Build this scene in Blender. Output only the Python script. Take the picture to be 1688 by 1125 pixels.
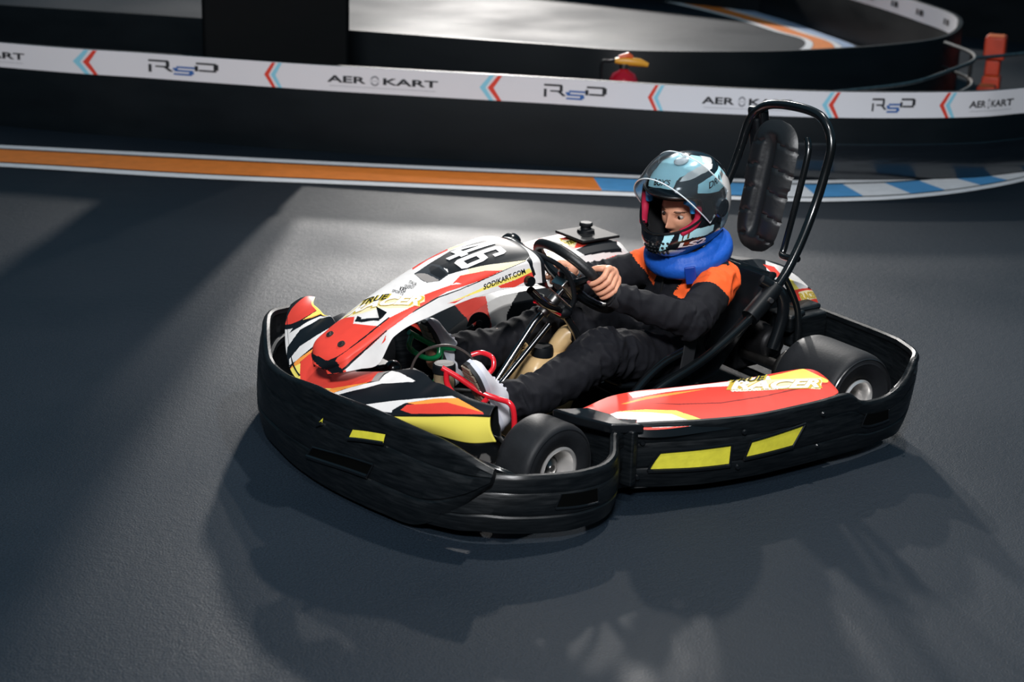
import bpy, bmesh, math, random
import numpy as np
from mathutils import Vector, Matrix, noise

for _o in list(bpy.data.objects): bpy.data.objects.remove(_o)
SC = bpy.context.scene
COL = SC.collection
rnd = random.Random(7)

# ------------------------------------------------------------------ camera
def _camera():
    yaw, pit, rol = (math.radians(a) for a in (-125.5, 18.8, 1.9))
    f = Vector((math.cos(yaw)*math.cos(pit), math.sin(yaw)*math.cos(pit), -math.sin(pit)))
    r = f.cross(Vector((0, 0, 1))).normalized(); u = r.cross(f)
    R = r*math.cos(rol)+u*math.sin(rol); U = -r*math.sin(rol)+u*math.cos(rol)
    cd = bpy.data.cameras.new('camera'); co = bpy.data.objects.new('camera', cd); COL.objects.link(co)
    M = Matrix((R, U, -f)).transposed().to_4x4(); M.translation = Vector((3.69, 4.04, 1.99))
    co.matrix_world = M
    cd.sensor_width = 36; cd.lens = 2800*36/1688
    cd.dof.use_dof = True; cd.dof.focus_distance = 5.15; cd.dof.aperture_fstop = 3.2
    cd.clip_end = 200
    SC.camera = co
_camera()

# ------------------------------------------------------------------ world, lights, exposure
SC.view_settings.view_transform = 'Standard'; SC.view_settings.look = 'None'
SC.view_settings.gamma = 1; SC.view_settings.use_curve_mapping = False
SC.view_settings.exposure = 0.0
w = bpy.data.worlds.new('hall_air'); SC.world = w; w.use_nodes = True
w.node_tree.nodes['Background'].inputs[0].default_value = (.16, .47, .68, 1)
w.node_tree.nodes['Background'].inputs[1].default_value = .19

def spot(name, loc, at, power, size, angle, blend=.6, col=(1, .96, .9)):
    l = bpy.data.lights.new(name, 'SPOT'); l.energy = power; l.shadow_soft_size = size
    l.spot_size = math.radians(angle); l.spot_blend = blend; l.color = col
    o = bpy.data.objects.new(name, l); COL.objects.link(o); o.location = loc
    o.rotation_euler = (Vector(at)-Vector(loc)).to_track_quat('-Z', 'Y').to_euler()
    return o
def area(name, loc, at, power, sx, sy, col=(1, .97, .93)):
    l = bpy.data.lights.new(name, 'AREA'); l.energy = power; l.shape = 'RECTANGLE'; l.size = sx; l.size_y = sy; l.color = col
    o = bpy.data.objects.new(name, l); COL.objects.link(o); o.location = loc
    o.rotation_euler = (Vector(at)-Vector(loc)).to_track_quat('-Z', 'Y').to_euler()
    return o
spot('hall_back_floodlight', (-4.9, -8.5, 4.3), (-2.8, -3.85, 0), 1500, .09, 48, .4, (1, .96, .92))
spot('hall_rear_spotlight', (-4.6, -6.4, 5.3), (.8, .4, 0), 420, .08, 50, .9, (1, .96, .92))
spot('hall_key_spotlight', (-2.0, -.6, 5.7), (.5, .1, .1), 980, .10, 74, .9, (1, .965, .93))
area('hall_front_lamp_row', (5.2, 5.4, 5.6), (-.2, -.8, 0), 760, 1.6, .8, (.98, .98, 1))
spot('hall_side_spotlight', (1.8, 2.6, 5.8), (.5, .2, .2), 420, .25, 70, .9, (1, .98, .96))
spot('hall_far_floodlight', (-9.0, -14.5, 5.0), (-4, -7.0, 0), 5200, .3, 95, .6, (1, .96, .92))

# ------------------------------------------------------------------ materials
def lin(h):
    c = [int(h[i:i+2], 16)/255 for i in (0, 2, 4)]
    return [x/12.92 if x <= .04045 else ((x+.055)/1.055)**2.4 for x in c]
PAL = dict(white='dedcda', ink='10151a', red='dc4437', orange='f29a45', yellow='efde6c', cream='eadfb4', coral='f08a70', grey='8f8b88',
           trim='2a3036', maroon='8c2a26', ice='b2e8f4')
PAL = {k: lin(v) for k, v in PAL.items()}
MATS = {}
def mat(name, col, rough=.5, metal=0., coat=0., spec=.5, bump=0., bscale=60., var=0., vscale=8., alpha=1., trans=0., attr=False, stretch=None, emit=0., rvar=0.):
    if name in MATS: return MATS[name]
    m = bpy.data.materials.new(name); m.use_nodes = True; MATS[name] = m
    nt = m.node_tree; b = nt.nodes['Principled BSDF']
    if isinstance(col, str): col = lin(col)
    b.inputs['Base Color'].default_value = (*col, 1); b.inputs['Roughness'].default_value = rough
    b.inputs['Metallic'].default_value = metal; b.inputs['Coat Weight'].default_value = coat; b.inputs['Coat Roughness'].default_value = .12
    b.inputs['Specular IOR Level'].default_value = spec
    b.inputs['Transmission Weight'].default_value = trans; b.inputs['Alpha'].default_value = alpha
    tc = nt.nodes.new('ShaderNodeTexCoord'); src = tc.outputs['Object']
    if stretch:
        mp = nt.nodes.new('ShaderNodeMapping'); mp.inputs['Scale'].default_value = stretch; nt.links.new(src, mp.inputs[0]); src = mp.outputs[0]
    base = None
    if attr:
        a = nt.nodes.new('ShaderNodeAttribute'); a.attribute_name = 'paint'; base = a.outputs['Color']; nt.links.new(base, b.inputs['Base Color'])
    if var:
        n = nt.nodes.new('ShaderNodeTexNoise'); n.inputs['Scale'].default_value = vscale; n.inputs['Detail'].default_value = 6; nt.links.new(src, n.inputs[0])
        r = nt.nodes.new('ShaderNodeMapRange'); r.inputs[1].default_value = .3; r.inputs[2].default_value = .7; r.inputs[3].default_value = 1-var; r.inputs[4].default_value = 1+var
        nt.links.new(n.outputs[0], r.inputs[0])
        mx = nt.nodes.new('ShaderNodeMix'); mx.data_type = 'RGBA'; mx.blend_type = 'MULTIPLY'; mx.inputs[0].default_value = 1
        if base: nt.links.new(base, mx.inputs[6])
        else: mx.inputs[6].default_value = (*col, 1)
        nt.links.new(r.outputs[0], mx.inputs[7]); nt.links.new(mx.outputs[2], b.inputs['Base Color'])
        if rvar:
            r2 = nt.nodes.new('ShaderNodeMapRange'); r2.inputs[1].default_value = .3; r2.inputs[2].default_value = .7; r2.inputs[3].default_value = rough-rvar; r2.inputs[4].default_value = rough+rvar
            nt.links.new(n.outputs[0], r2.inputs[0]); nt.links.new(r2.outputs[0], b.inputs['Roughness'])
    if bump:
        n = nt.nodes.new('ShaderNodeTexNoise'); n.inputs['Scale'].default_value = bscale; n.inputs['Detail'].default_value = 5; nt.links.new(src, n.inputs[0])
        bp = nt.nodes.new('ShaderNodeBump'); bp.inputs['Strength'].default_value = bump; bp.inputs['Distance'].default_value = .01
        nt.links.new(n.outputs[0], bp.inputs['Height']); nt.links.new(bp.outputs[0], b.inputs['Normal'])
    return m
M_black = mat('scuffed_black_plastic', '0b0f12', .40, spec=.38, bump=.06, bscale=30, var=.35, vscale=14, rvar=.12, stretch=(1, 1, 9))
M_gloss = mat('gloss_black_plastic', '0d1013', .22)
M_tube = mat('black_powder_coated_steel', '0c0f11', .22, coat=.5)
M_rubber = mat('worn_slick_rubber', '1b1d20', .55, spec=.25, bump=.05, bscale=120, var=.15, vscale=20)
M_side = mat('tyre_sidewall_rubber', '1b1d20', .28, spec=.6)
M_chrome = mat('polished_metal', 'c8c4c0', .22, metal=1)
M_steel = mat('dull_steel', '8a8886', .35, metal=1, var=.2, vscale=30)
M_foam = mat('yellow_foam', 'd2cb38', .65, var=.1, vscale=40)
M_paint = mat('glossy_sticker_graphics', 'ffffff', .45, coat=.0, spec=.28, attr=True, var=.04, vscale=30)
M_skirt = mat('yellow_glossy_sticker', 'e6d85e', .45, spec=.3)
M_red = mat('red_gloss_paint', 'd0202c', .22, coat=.6)
M_green = mat('green_gloss_paint', '0d7a45', .22, coat=.6)
M_suit = mat('woven_overall_fabric', '202229', .82, attr=True, bump=.12, bscale=350, spec=.25)
M_skin = mat('skin', 'd9a184', .5, attr=True, spec=.4)
M_blue = mat('blue_quilted_nylon', '1a55b4', .5, bump=.5, bscale=28, spec=.3)
M_shoe = mat('white_shoe_leather', 'dcdce2', .5, var=.05, vscale=30)
M_sole = mat('shoe_sole_rubber', '26282a', .6)
M_tread = mat('tan_sole_tread', '8d8170', .6)
M_tank = mat('amber_translucent_plastic', 'c8a878', .35, var=.2, vscale=12)
M_clear = mat('clear_visor_plastic', 'e6eef2', .06, trans=.98, spec=.8)
M_gold = mat('gold_outline_ink', 'cdb142', .35)
M_ink = mat('black_ink', '0c1014', .55, spec=.2)
M_white = mat('white_ink', 'f0eeec', .4)

# ------------------------------------------------------------------ helpers
def tag(o, label=None, cat=None, group=None, kind=None):
    if label: o['label'] = label
    if cat: o['category'] = cat
    if group: o['group'] = group
    if kind: o['kind'] = kind
    return o
def empty(name, loc, label, cat, group=None):
    o = bpy.data.objects.new(name, None); COL.objects.link(o); o.location = loc; o.empty_display_size = .1
    return tag(o, label, cat, group)
def link(name, me, m, parent=None, smooth=True, ang=40):
    me.update()
    if m: me.materials.append(m)
    if smooth:
        me.shade_smooth()
        if ang < 180: me.set_sharp_from_angle(angle=math.radians(ang))
    o = bpy.data.objects.new(name, me); COL.objects.link(o)
    if parent:
        o.parent = parent
        o.matrix_parent_inverse = WM(parent).inverted()
    return o
def WM(o):
    m = o.matrix_basis.copy() if not o.parent else WM(o.parent) @ o.matrix_parent_inverse @ o.matrix_basis
    return m
class MB:
    def __init__(s): s.v = []; s.f = []
    def add(s, vs, fs):
        n = len(s.v); s.v += [tuple(map(float, p)) for p in vs]; s.f += [tuple(n+i for i in f) for f in fs]; return s
    def box(s, c, d, R=None, taper=1.0):
        R = R or Matrix.Identity(3); c = Vector(c); vs = []
        for z in (-1, 1):
            k = taper if z > 0 else 1
            for x, y in ((-1, -1), (1, -1), (1, 1), (-1, 1)): vs.append(c+R@Vector((x*d[0]/2*k, y*d[1]/2*k, z*d[2]/2)))
        return s.add(vs, [(3, 2, 1, 0), (4, 5, 6, 7), (0, 1, 5, 4), (1, 2, 6, 5), (2, 3, 7, 6), (3, 0, 4, 7)])
    def loft(s, rings, close=True, caps=True):
        n = len(rings[0]); vs = [p for r in rings for p in r]; fs = []
        for i in range(len(rings)-1):
            for j in range(n if close else n-1):
                a = i*n+j; b = i*n+(j+1) % n; fs.append((a, b, b+n, a+n))
        if caps and close: fs.append(tuple(range(n))[::-1]); fs.append(tuple(range((len(rings)-1)*n, len(rings)*n)))
        return s.add(vs, fs)
    def tube(s, path, r, n=12, closed=False, caps=True):
        P = [Vector(p) for p in path]; R = r if isinstance(r, (list, tuple)) else [r]*len(P)
        N = len(P); rings = []; up = None
        for i in range(N):
            if closed: t = (P[(i+1) % N]-P[i-1]).normalized()
            else: t = (P[min(i+1, N-1)]-P[max(i-1, 0)]).normalized()
            if up is None:
                up = Vector((0, 0, 1)) if abs(t.z) < .9 else Vector((1, 0, 0))
            a = (up-t*up.dot(t)).normalized(); b = t.cross(a); up = a
            rings.append([P[i]+(a*math.cos(k*2*math.pi/n)+b*math.sin(k*2*math.pi/n))*R[i] for k in range(n)])
        if closed:
            nn = len(s.v); s.loft(rings, caps=False)
            m = (N-1)*n
            s.f += [tuple(nn+x for x in (m+j, m+(j+1) % n, (j+1) % n, j)) for j in range(n)]
        else: s.loft(rings, caps=caps)
        return s
    def cyl(s, a, b, r, r2=None, n=24): return s.tube([a, b], [r, r if r2 is None else r2], n)
    def lathe(s, prof, o, ax, n=40, caps=False):   # prof (radius, height along axis)
        o = Vector(o); ax = Vector(ax).normalized(); a = (Vector((0, 0, 1)) if abs(ax.z) < .9 else Vector((1, 0, 0))); a = (a-ax*a.dot(ax)).normalized(); b = ax.cross(a)
        rings = [[o+ax*h+(a*math.cos(k*2*math.pi/n)+b*math.sin(k*2*math.pi/n))*max(r, 1e-4) for k in range(n)] for r, h in prof]
        return s.loft(rings, caps=caps)
    def ball(s, c, r, n=16, R=None):
        c = Vector(c); r = Vector(r) if not isinstance(r, (int, float)) else Vector((r, r, r)); R = R or Matrix.Identity(3)
        rings = []
        for i in range(n//2+1):
            e = -math.pi/2+math.pi*i/(n//2); ce = max(math.cos(e), 1e-3)
            rings.append([c+R@Vector((r.x*ce*math.cos(k*2*math.pi/n), r.y*ce*math.sin(k*2*math.pi/n), r.z*math.sin(e))) for k in range(n)])
        return s.loft(rings)
    def mesh(s, name='m'):
        me = bpy.data.meshes.new(name); me.from_pydata(s.v, [], s.f)
        bm = bmesh.new(); bm.from_mesh(me); bmesh.ops.recalc_face_normals(bm, faces=bm.faces[:]); bm.to_mesh(me); bm.free(); return me
    def build(s, name, m, parent=None, smooth=True, ang=40, bevel=0):
        o = link(name, s.mesh(name), m, parent, smooth, ang)
        if bevel:
            b = o.modifiers.new('bevel', 'BEVEL'); b.width = bevel; b.segments = 3; b.limit_method = 'ANGLE'; b.angle_limit = math.radians(35)
        return o
def sm(path, n=8):   # Catmull-Rom smoothing of a polyline
    P = [Vector(p) for p in path]; out = []
    for i in range(len(P)-1):
        a, b, c, d = P[max(i-1, 0)], P[i], P[i+1], P[min(i+2, len(P)-1)]
        for k in range(n):
            t = k/n; out.append(.5*((2*b)+(c-a)*t+(2*a-5*b+4*c-d)*t*t+(3*b-a-3*c+d)*t**3))
    out.append(P[-1]); return out
def inpoly(px, py, poly):
    ins = np.zeros(px.shape, bool); n = len(poly)
    for i in range(n):
        x1, y1 = poly[i]; x2, y2 = poly[(i+1) % n]
        if y1 == y2: continue
        c = ((y1 > py) != (y2 > py)) & (px < (x2-x1)*(py-y1)/(y2-y1)+x1)
        ins ^= c
    return ins
def paint(me, cols):      # per-face colour
    at = me.color_attributes.new('paint', 'FLOAT_COLOR', 'CORNER')
    n = np.zeros(len(me.polygons), int); me.polygons.foreach_get('loop_total', n)
    c = np.repeat(np.c_[cols, np.ones(len(cols))], n, axis=0).astype(np.float32)
    at.data.foreach_set('color', c.ravel())
def surf_obj(name, fn, ur, vr, nu, nv, m, parent, key=None, base='ink', thick=.004, sym=None, cut=None, flip=False, wrap=False, paintfn=None):
    u = np.linspace(*ur, nu+1); v = np.linspace(*vr, nv+1)
    U, V = np.meshgrid(u, v, indexing='ij'); P = fn(U, V)
    idx = np.arange((nu+1)*(nv+1)).reshape(nu+1, nv+1)
    F = np.stack([idx[:-1, :-1], idx[1:, :-1], idx[1:, 1:], idx[:-1, 1:]], -1).reshape(-1, 4)
    if flip: F = F[:, ::-1]
    uc, vc = np.meshgrid((u[:-1]+u[1:])/2, (v[:-1]+v[1:])/2, indexing='ij'); uc = uc.ravel(); vc = vc.ravel()
    if wrap:
        F = np.where(F >= nu*(nv+1), F-nu*(nv+1), F); P = P[:-1]
    if cut is not None:
        k = ~cut(uc, vc); F = F[k]; uc = uc[k]; vc = vc[k]
    me = bpy.data.meshes.new(name); me.from_pydata(P.reshape(-1, 3).tolist(), [], F.tolist())
    if key or paintfn:
        cols = np.tile(PAL[base], (len(uc), 1))
        pu, pv = (uc, vc) if sym is None else sym(uc, vc)
        if key:
            for c, poly in DECALS[key]:
                k = np.ones(len(uc), bool) if poly is None else inpoly(pu, pv, poly)
                cols[k] = PAL[c]
        if paintfn: cols = paintfn(uc, vc, cols)
        paint(me, cols)
    if cut is not None:
        bm = bmesh.new(); bm.from_mesh(me); bmesh.ops.delete(bm, geom=[x for x in bm.verts if not x.link_faces], context='VERTS'); bm.to_mesh(me); bm.free()
    o = link(name, me, m, parent, True, 180)
    if thick:
        s = o.modifiers.new('thickness', 'SOLIDIFY'); s.thickness = thick; s.offset = 1 if thick < 0 else -1; s.thickness = abs(thick)
    return o
_TX = {}
def text2d(s, fat=0., shear=0., fit=True):
    k = (s, fat, shear)
    if k in _TX: return _TX[k]
    c = bpy.data.curves.new('t', 'FONT'); c.body = s; c.offset = fat; c.shear = shear; c.resolution_u = 3
    o = bpy.data.objects.new('t', c); COL.objects.link(o)
    dg = bpy.context.evaluated_depsgraph_get(); dg.update(); me = bpy.data.meshes.new_from_object(o.evaluated_get(dg))
    V = np.array([v.co[:2] for v in me.vertices]); F = [tuple(p.vertices) for p in me.polygons]
    bpy.data.objects.remove(o)
    _TX[k] = (V, F, V.min(0), V.max(0)); return _TX[k]
def map_mesh(name, V, F, fn, m, parent, cuts=16, thick=.0):
    bm = bmesh.new(); vs = [bm.verts.new((x, y, 0)) for x, y in V]
    for f in F:
        try: bm.faces.new([vs[i] for i in f])
        except ValueError: pass
    for i in range(1, 12):
        bmesh.ops.bisect_plane(bm, geom=bm.verts[:]+bm.edges[:]+bm.faces[:], plane_co=(0, i/12, 0), plane_no=(0, 1, 0))
    for i in range(1, cuts):
        bmesh.ops.bisect_plane(bm, geom=bm.verts[:]+bm.edges[:]+bm.faces[:], plane_co=(i/cuts, 0, 0), plane_no=(1, 0, 0))
    co = np.array([v.co[:2] for v in bm.verts]); P = fn(co[:, 0], co[:, 1])
    for v, p in zip(bm.verts, P): v.co = p
    me = bpy.data.meshes.new(name); bm.to_mesh(me); bm.free()
    return link(name, me, m, parent, False)
def on_surface(fn, quad, off):
    q = np.array(quad)
    def g(x, y):
        a = q[0]*((1-x)*(1-y))[:, None]+q[1]*(x*(1-y))[:, None]+q[2]*(x*y)[:, None]+q[3]*((1-x)*y)[:, None]
        e = (1e-3 if abs(q).max() < 3 else .3)
        P = fn(a[:, 0], a[:, 1]); A = fn(a[:, 0]+e, a[:, 1]); B = fn(a[:, 0], a[:, 1]+e)
        N = np.cross(A-P, B-P); N /= np.maximum(np.linalg.norm(N, axis=1), 1e-12)[:, None]
        cam = P-np.array(CEN.get(fn.__name__, (0.8, 0, -1.)))
        N *= np.sign((N*cam).sum(1))[:, None]
        return P+N*off
    return g
CEN = {}
def lettering(name, s, fn, quad, m, parent, off=.0015, fat=.0, shear=0., cuts=16):
    V, F, a, b = text2d(s, fat, shear)
    return map_mesh(name, (V-a)/(b-a), F, on_surface(fn, quad, off), m, parent, cuts)
def _h(xs, ys, t):
    # smooth Hermite interpolation of samples ys at knots xs, vectorised over t
    xs = np.asarray(xs, float); ys = np.asarray(ys, float)
    if ys.ndim == 1: ys = ys[:, None]; flat = True
    else: flat = False
    t = np.clip(np.asarray(t, float), xs[0], xs[-1])
    d = (ys[1:]-ys[:-1])/(xs[1:]-xs[:-1])[:, None]
    m = np.zeros_like(ys); m[0] = d[0]; m[-1] = d[-1]
    for i in range(1, len(xs)-1):
        a, b = xs[i]-xs[i-1], xs[i+1]-xs[i]
        m[i] = (d[i-1]*b+d[i]*a)/(a+b)
        m[i] = np.where(d[i-1]*d[i] <= 0, 0.25*m[i], m[i])
    k = np.clip(np.searchsorted(xs, t, side='right')-1, 0, len(xs)-2)
    h = (xs[k+1]-xs[k]); s = ((t-xs[k])/h)[..., None]; h = h[..., None]
    r = (2*s**3-3*s**2+1)*ys[k]+(s**3-2*s**2+s)*h*m[k]+(-2*s**3+3*s**2)*ys[k+1]+(s**3-s**2)*h*m[k+1]
    return r[..., 0] if flat else r

def sstep(a, b, x):
    t = np.clip((x-a)/(b-a), 0, 1); return t*t*(3-2*t)

# --- number fairing: u 0 nose tip .. 1 rear, v -1..1 across (right edge .. left edge)
_HU = [0, .04, .12, .19, .25, .42, .58, .76, .90, 1.0]
_HX = [1.498, 1.475, 1.410, 1.354, 1.305, 1.18, 1.057, .928, .840, .792]
_HZ = [.346, .376, .420, .454, .484, .541, .586, .616, .625, .612]
_HW = [.030, .076, .096, .101, .104, .113, .123, .136, .142, .130]
_HS = [.010, .020, .050, .072, .022, .030, .042, .056, .062, .055]
def hood(u, v):
    x = _h(_HU, _HX, u); z = _h(_HU, _HZ, u); w = _h(_HU, _HW, u); hs = _h(_HU, _HS, u)
    a = np.abs(v); sg = np.sign(v)
    top = np.minimum(a/.62, 1); sk = np.clip((a-.62)/.38, 0, 1)
    y = sg*(w*np.sin(top*np.pi/2*.92)/np.sin(np.pi/2*.92)*1.0 + .012*sk)
    z = z-(.026*top**2.4+.006*top)*(.4+.6*sstep(0, .3, u))-hs*sk
    x = x-.02*top**2*sstep(.12, 0, u)-.10*sk*sstep(.30, .40, u)*0
    return np.stack([x, y, z], -1)

# --- front overlay: u 0 front edge .. 1 rear edge, v -1..1 across
_FV = [0, .28, .5, .7, .9, 1]
_FF = [[1.488, 0, .262], [1.468, .14, .262], [1.432, .26, .268], [1.378, .39, .298], [1.312, .515, .328], [1.275, .565, .335]]
_FR = [[1.36, 0, .30], [1.345, .12, .335], [1.312, .27, .378], [1.305, .39, .372], [1.275, .49, .358], [1.240, .55, .352]]
def panel(u, v):
    a = np.abs(v); sg = np.sign(v)+(v == 0)
    F = _h(_FV, _FF, a); R = _h(_FV, _FR, a)
    p = F+(R-F)*u[..., None]
    p[..., 2] += .012*np.sin(np.pi*u)-.010*np.exp(-((a-.60)/.05)**2)*sstep(.1, .8, u)
    p[..., 0] -= .045*a*(v < 0)*u; p[..., 0] += .012*(v < 0)*np.sin(np.pi*np.minimum(a, 1))*(1-u); p[..., 2] -= .014*(v < 0)*np.sin(np.pi*np.minimum(a, 1))*(1-u)
    p[..., 1] *= sg
    return p
def skirt(u, v):   # v .3..1 along the wing edge, u 0 top .. 1 bottom; left side, mirrored for the right
    F = _h(_FV, _FF, v)
    B = _h([.3, .5, .7, .9, 1], [[1.455, .15, .255], [1.418, .27, .25], [1.362, .40, .247], [1.305, .53, .250], [1.262, .578, .262]], v)
    p = F+(B-F)*u[..., None]
    p[..., 0] += .008*np.sin(np.pi*u)
    return p

# --- side pod deck: u 0 front .. 1 rear, v 0 inner .. 1 outer
def pod(u, v):
    I = _h([0, .16, .22, .42, .62, .97, 1], [[.86, .435, .234], [.735, .418, .244], [.68, .424, .246], [.525, .462, .246], [.352, .497, .244], [.082, .526, .243], [.072, .53, .243]], u)
    O = _h([0, .1, .3, .6, .90, 1], [[.86, .57, .226], [.79, .628, .220], [.60, .684, .219], [.36, .708, .219], [.105, .708, .226], [.055, .618, .232]], u)
    p = I+(O-I)*v[..., None]
    p[..., 2] += .010*np.sin(np.pi*v)
    return p

# --- right-hand tank cover, loft along x; u 0 front .. 1 rear, v across from outer foot over the top to inner foot
_CU = [0, .12, .3, .5, .72, .92, 1]
_CX = [.86, .76, .62, .44, .24, .03, -.03]
_CT = [.24, .282, .332, .370, .397, .400, .35]
_CS = [.235, .285, .335, .335, .325, .315, .29]
def cover(u, v):
    x = _h(_CU, _CX, u); t = _h(_CU, _CT, u); s = _h(_CU, _CS, u)
    kv = [0, .12, .22, .30, .50, .58, .66, .84, .90, 1]
    one = np.ones_like(x)
    Y = [-.70*one, -.70*one, -.675*one, -.645*one, -.475*one, -.45*one, -.435*one, -.315*one, -.292*one, -.285*one]
    Z = [.06*one, .22*one, t-.03, t, t, t-.02, s+.004, s, s-.025, .06*one]
    y = np.zeros_like(x); z = np.zeros_like(x)
    k = np.clip(np.searchsorted(kv, v, side='right')-1, 0, 8)
    kv = np.array(kv); f = (v-kv[k])/(kv[k+1]-kv[k])
    Y = np.stack(Y); Z = np.stack(Z)
    idx = np.indices(x.shape)
    def g(A, kk): return np.take_along_axis(A, kk[None], 0)[0]
    y = g(Y, k)*(1-f)+g(Y, k+1)*f; z = g(Z, k)*(1-f)+g(Z, k+1)*f
    return np.stack([x, y, z], -1)

# --- rear engine cover: u 0 front .. 1 rear, v 0 right .. 1 left foot
def rcover(u, v):
    x = _h([0, .3, .65, 1], [-.13, -.22, -.36, -.43], u); top = _h([0, .3, .65, 1], [.43, .42, .365, .27], u)
    kv = [0, .12, .45, .8, 1]
    Y = [-.15, -.14, 0, .10, .12]
    D = [.16, .02, 0, .04, .15]
    y = np.interp(v, kv, Y); z = top-np.interp(v, kv, D)
    return np.stack([x, y, z], -1)

# --- helmet shell: u azimuth deg (0 = face, + = wearer's left), v elevation deg
HC = np.array([.145, .008, .668])
def _rot(yaw, pit, rol):
    cy, sy, cp, sp, cr, sr = np.cos(yaw), np.sin(yaw), np.cos(pit), np.sin(pit), np.cos(rol), np.sin(rol)
    Rz = np.array([[cy, -sy, 0], [sy, cy, 0], [0, 0, 1]]); Ry = np.array([[cp, 0, sp], [0, 1, 0], [-sp, 0, cp]])
    Rx = np.array([[1, 0, 0], [0, cr, -sr], [0, sr, cr]])
    return Rz@Ry@Rx
HR = _rot(np.radians(14), np.radians(9), np.radians(-3))
def helm_l(u, v, k=1.0):
    a = np.radians(u); e = np.radians(v)
    c = np.cos(a)
    A = .164+.004*c
    low = sstep(0, -40, v)
    ce = np.maximum(np.cos(e), 0)**.88; se = np.sign(np.sin(e))*np.abs(np.sin(e))**.95
    x = A*ce*c+low*.030*np.maximum(c, 0)**1.5-.006
    y = .134*ce*np.sin(a)
    z = .159*se
    # chin bar fuller, neck end cut
    x = x+.018*np.exp(-((v+30)/16)**2)*np.maximum(c, 0)**3
    z = z-.016*low*np.maximum(c, 0)
    return np.stack([x*k, y*k, z*k], -1)
def helmet(u, v): return helm_l(u, v)@HR.T+HC
_VA = np.radians(-56)
def visor(u, v):   # u azimuth -88..88, v 0 bottom edge .. 1 top edge; swung up about the ear pivots
    el = -16+44*v
    p = helm_l(u, el, 1.05)
    piv = np.array([.005, 0, .012])
    s = sstep(88, 60, np.abs(u))
    q = p-piv
    R = _rot(0, _VA, 0)
    q = q@R.T
    q[..., 0] += .016*s; q[..., 2] += .010*s
    return (q+piv)@HR.T+HC
SURF = dict(hood=(hood, (0, 1), (-1, 1)), panel=(panel, (0, 1), (-1, 1)), skirt=(skirt, (0, 1), (.3, 1)), pod=(pod, (0, 1), (0, 1)),
            cover=(cover, (0, 1), (0, 1)), rcover=(rcover, (0, 1), (0, 1)), helmet=(helmet, (-180, 180), (-56, 90)))
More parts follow.
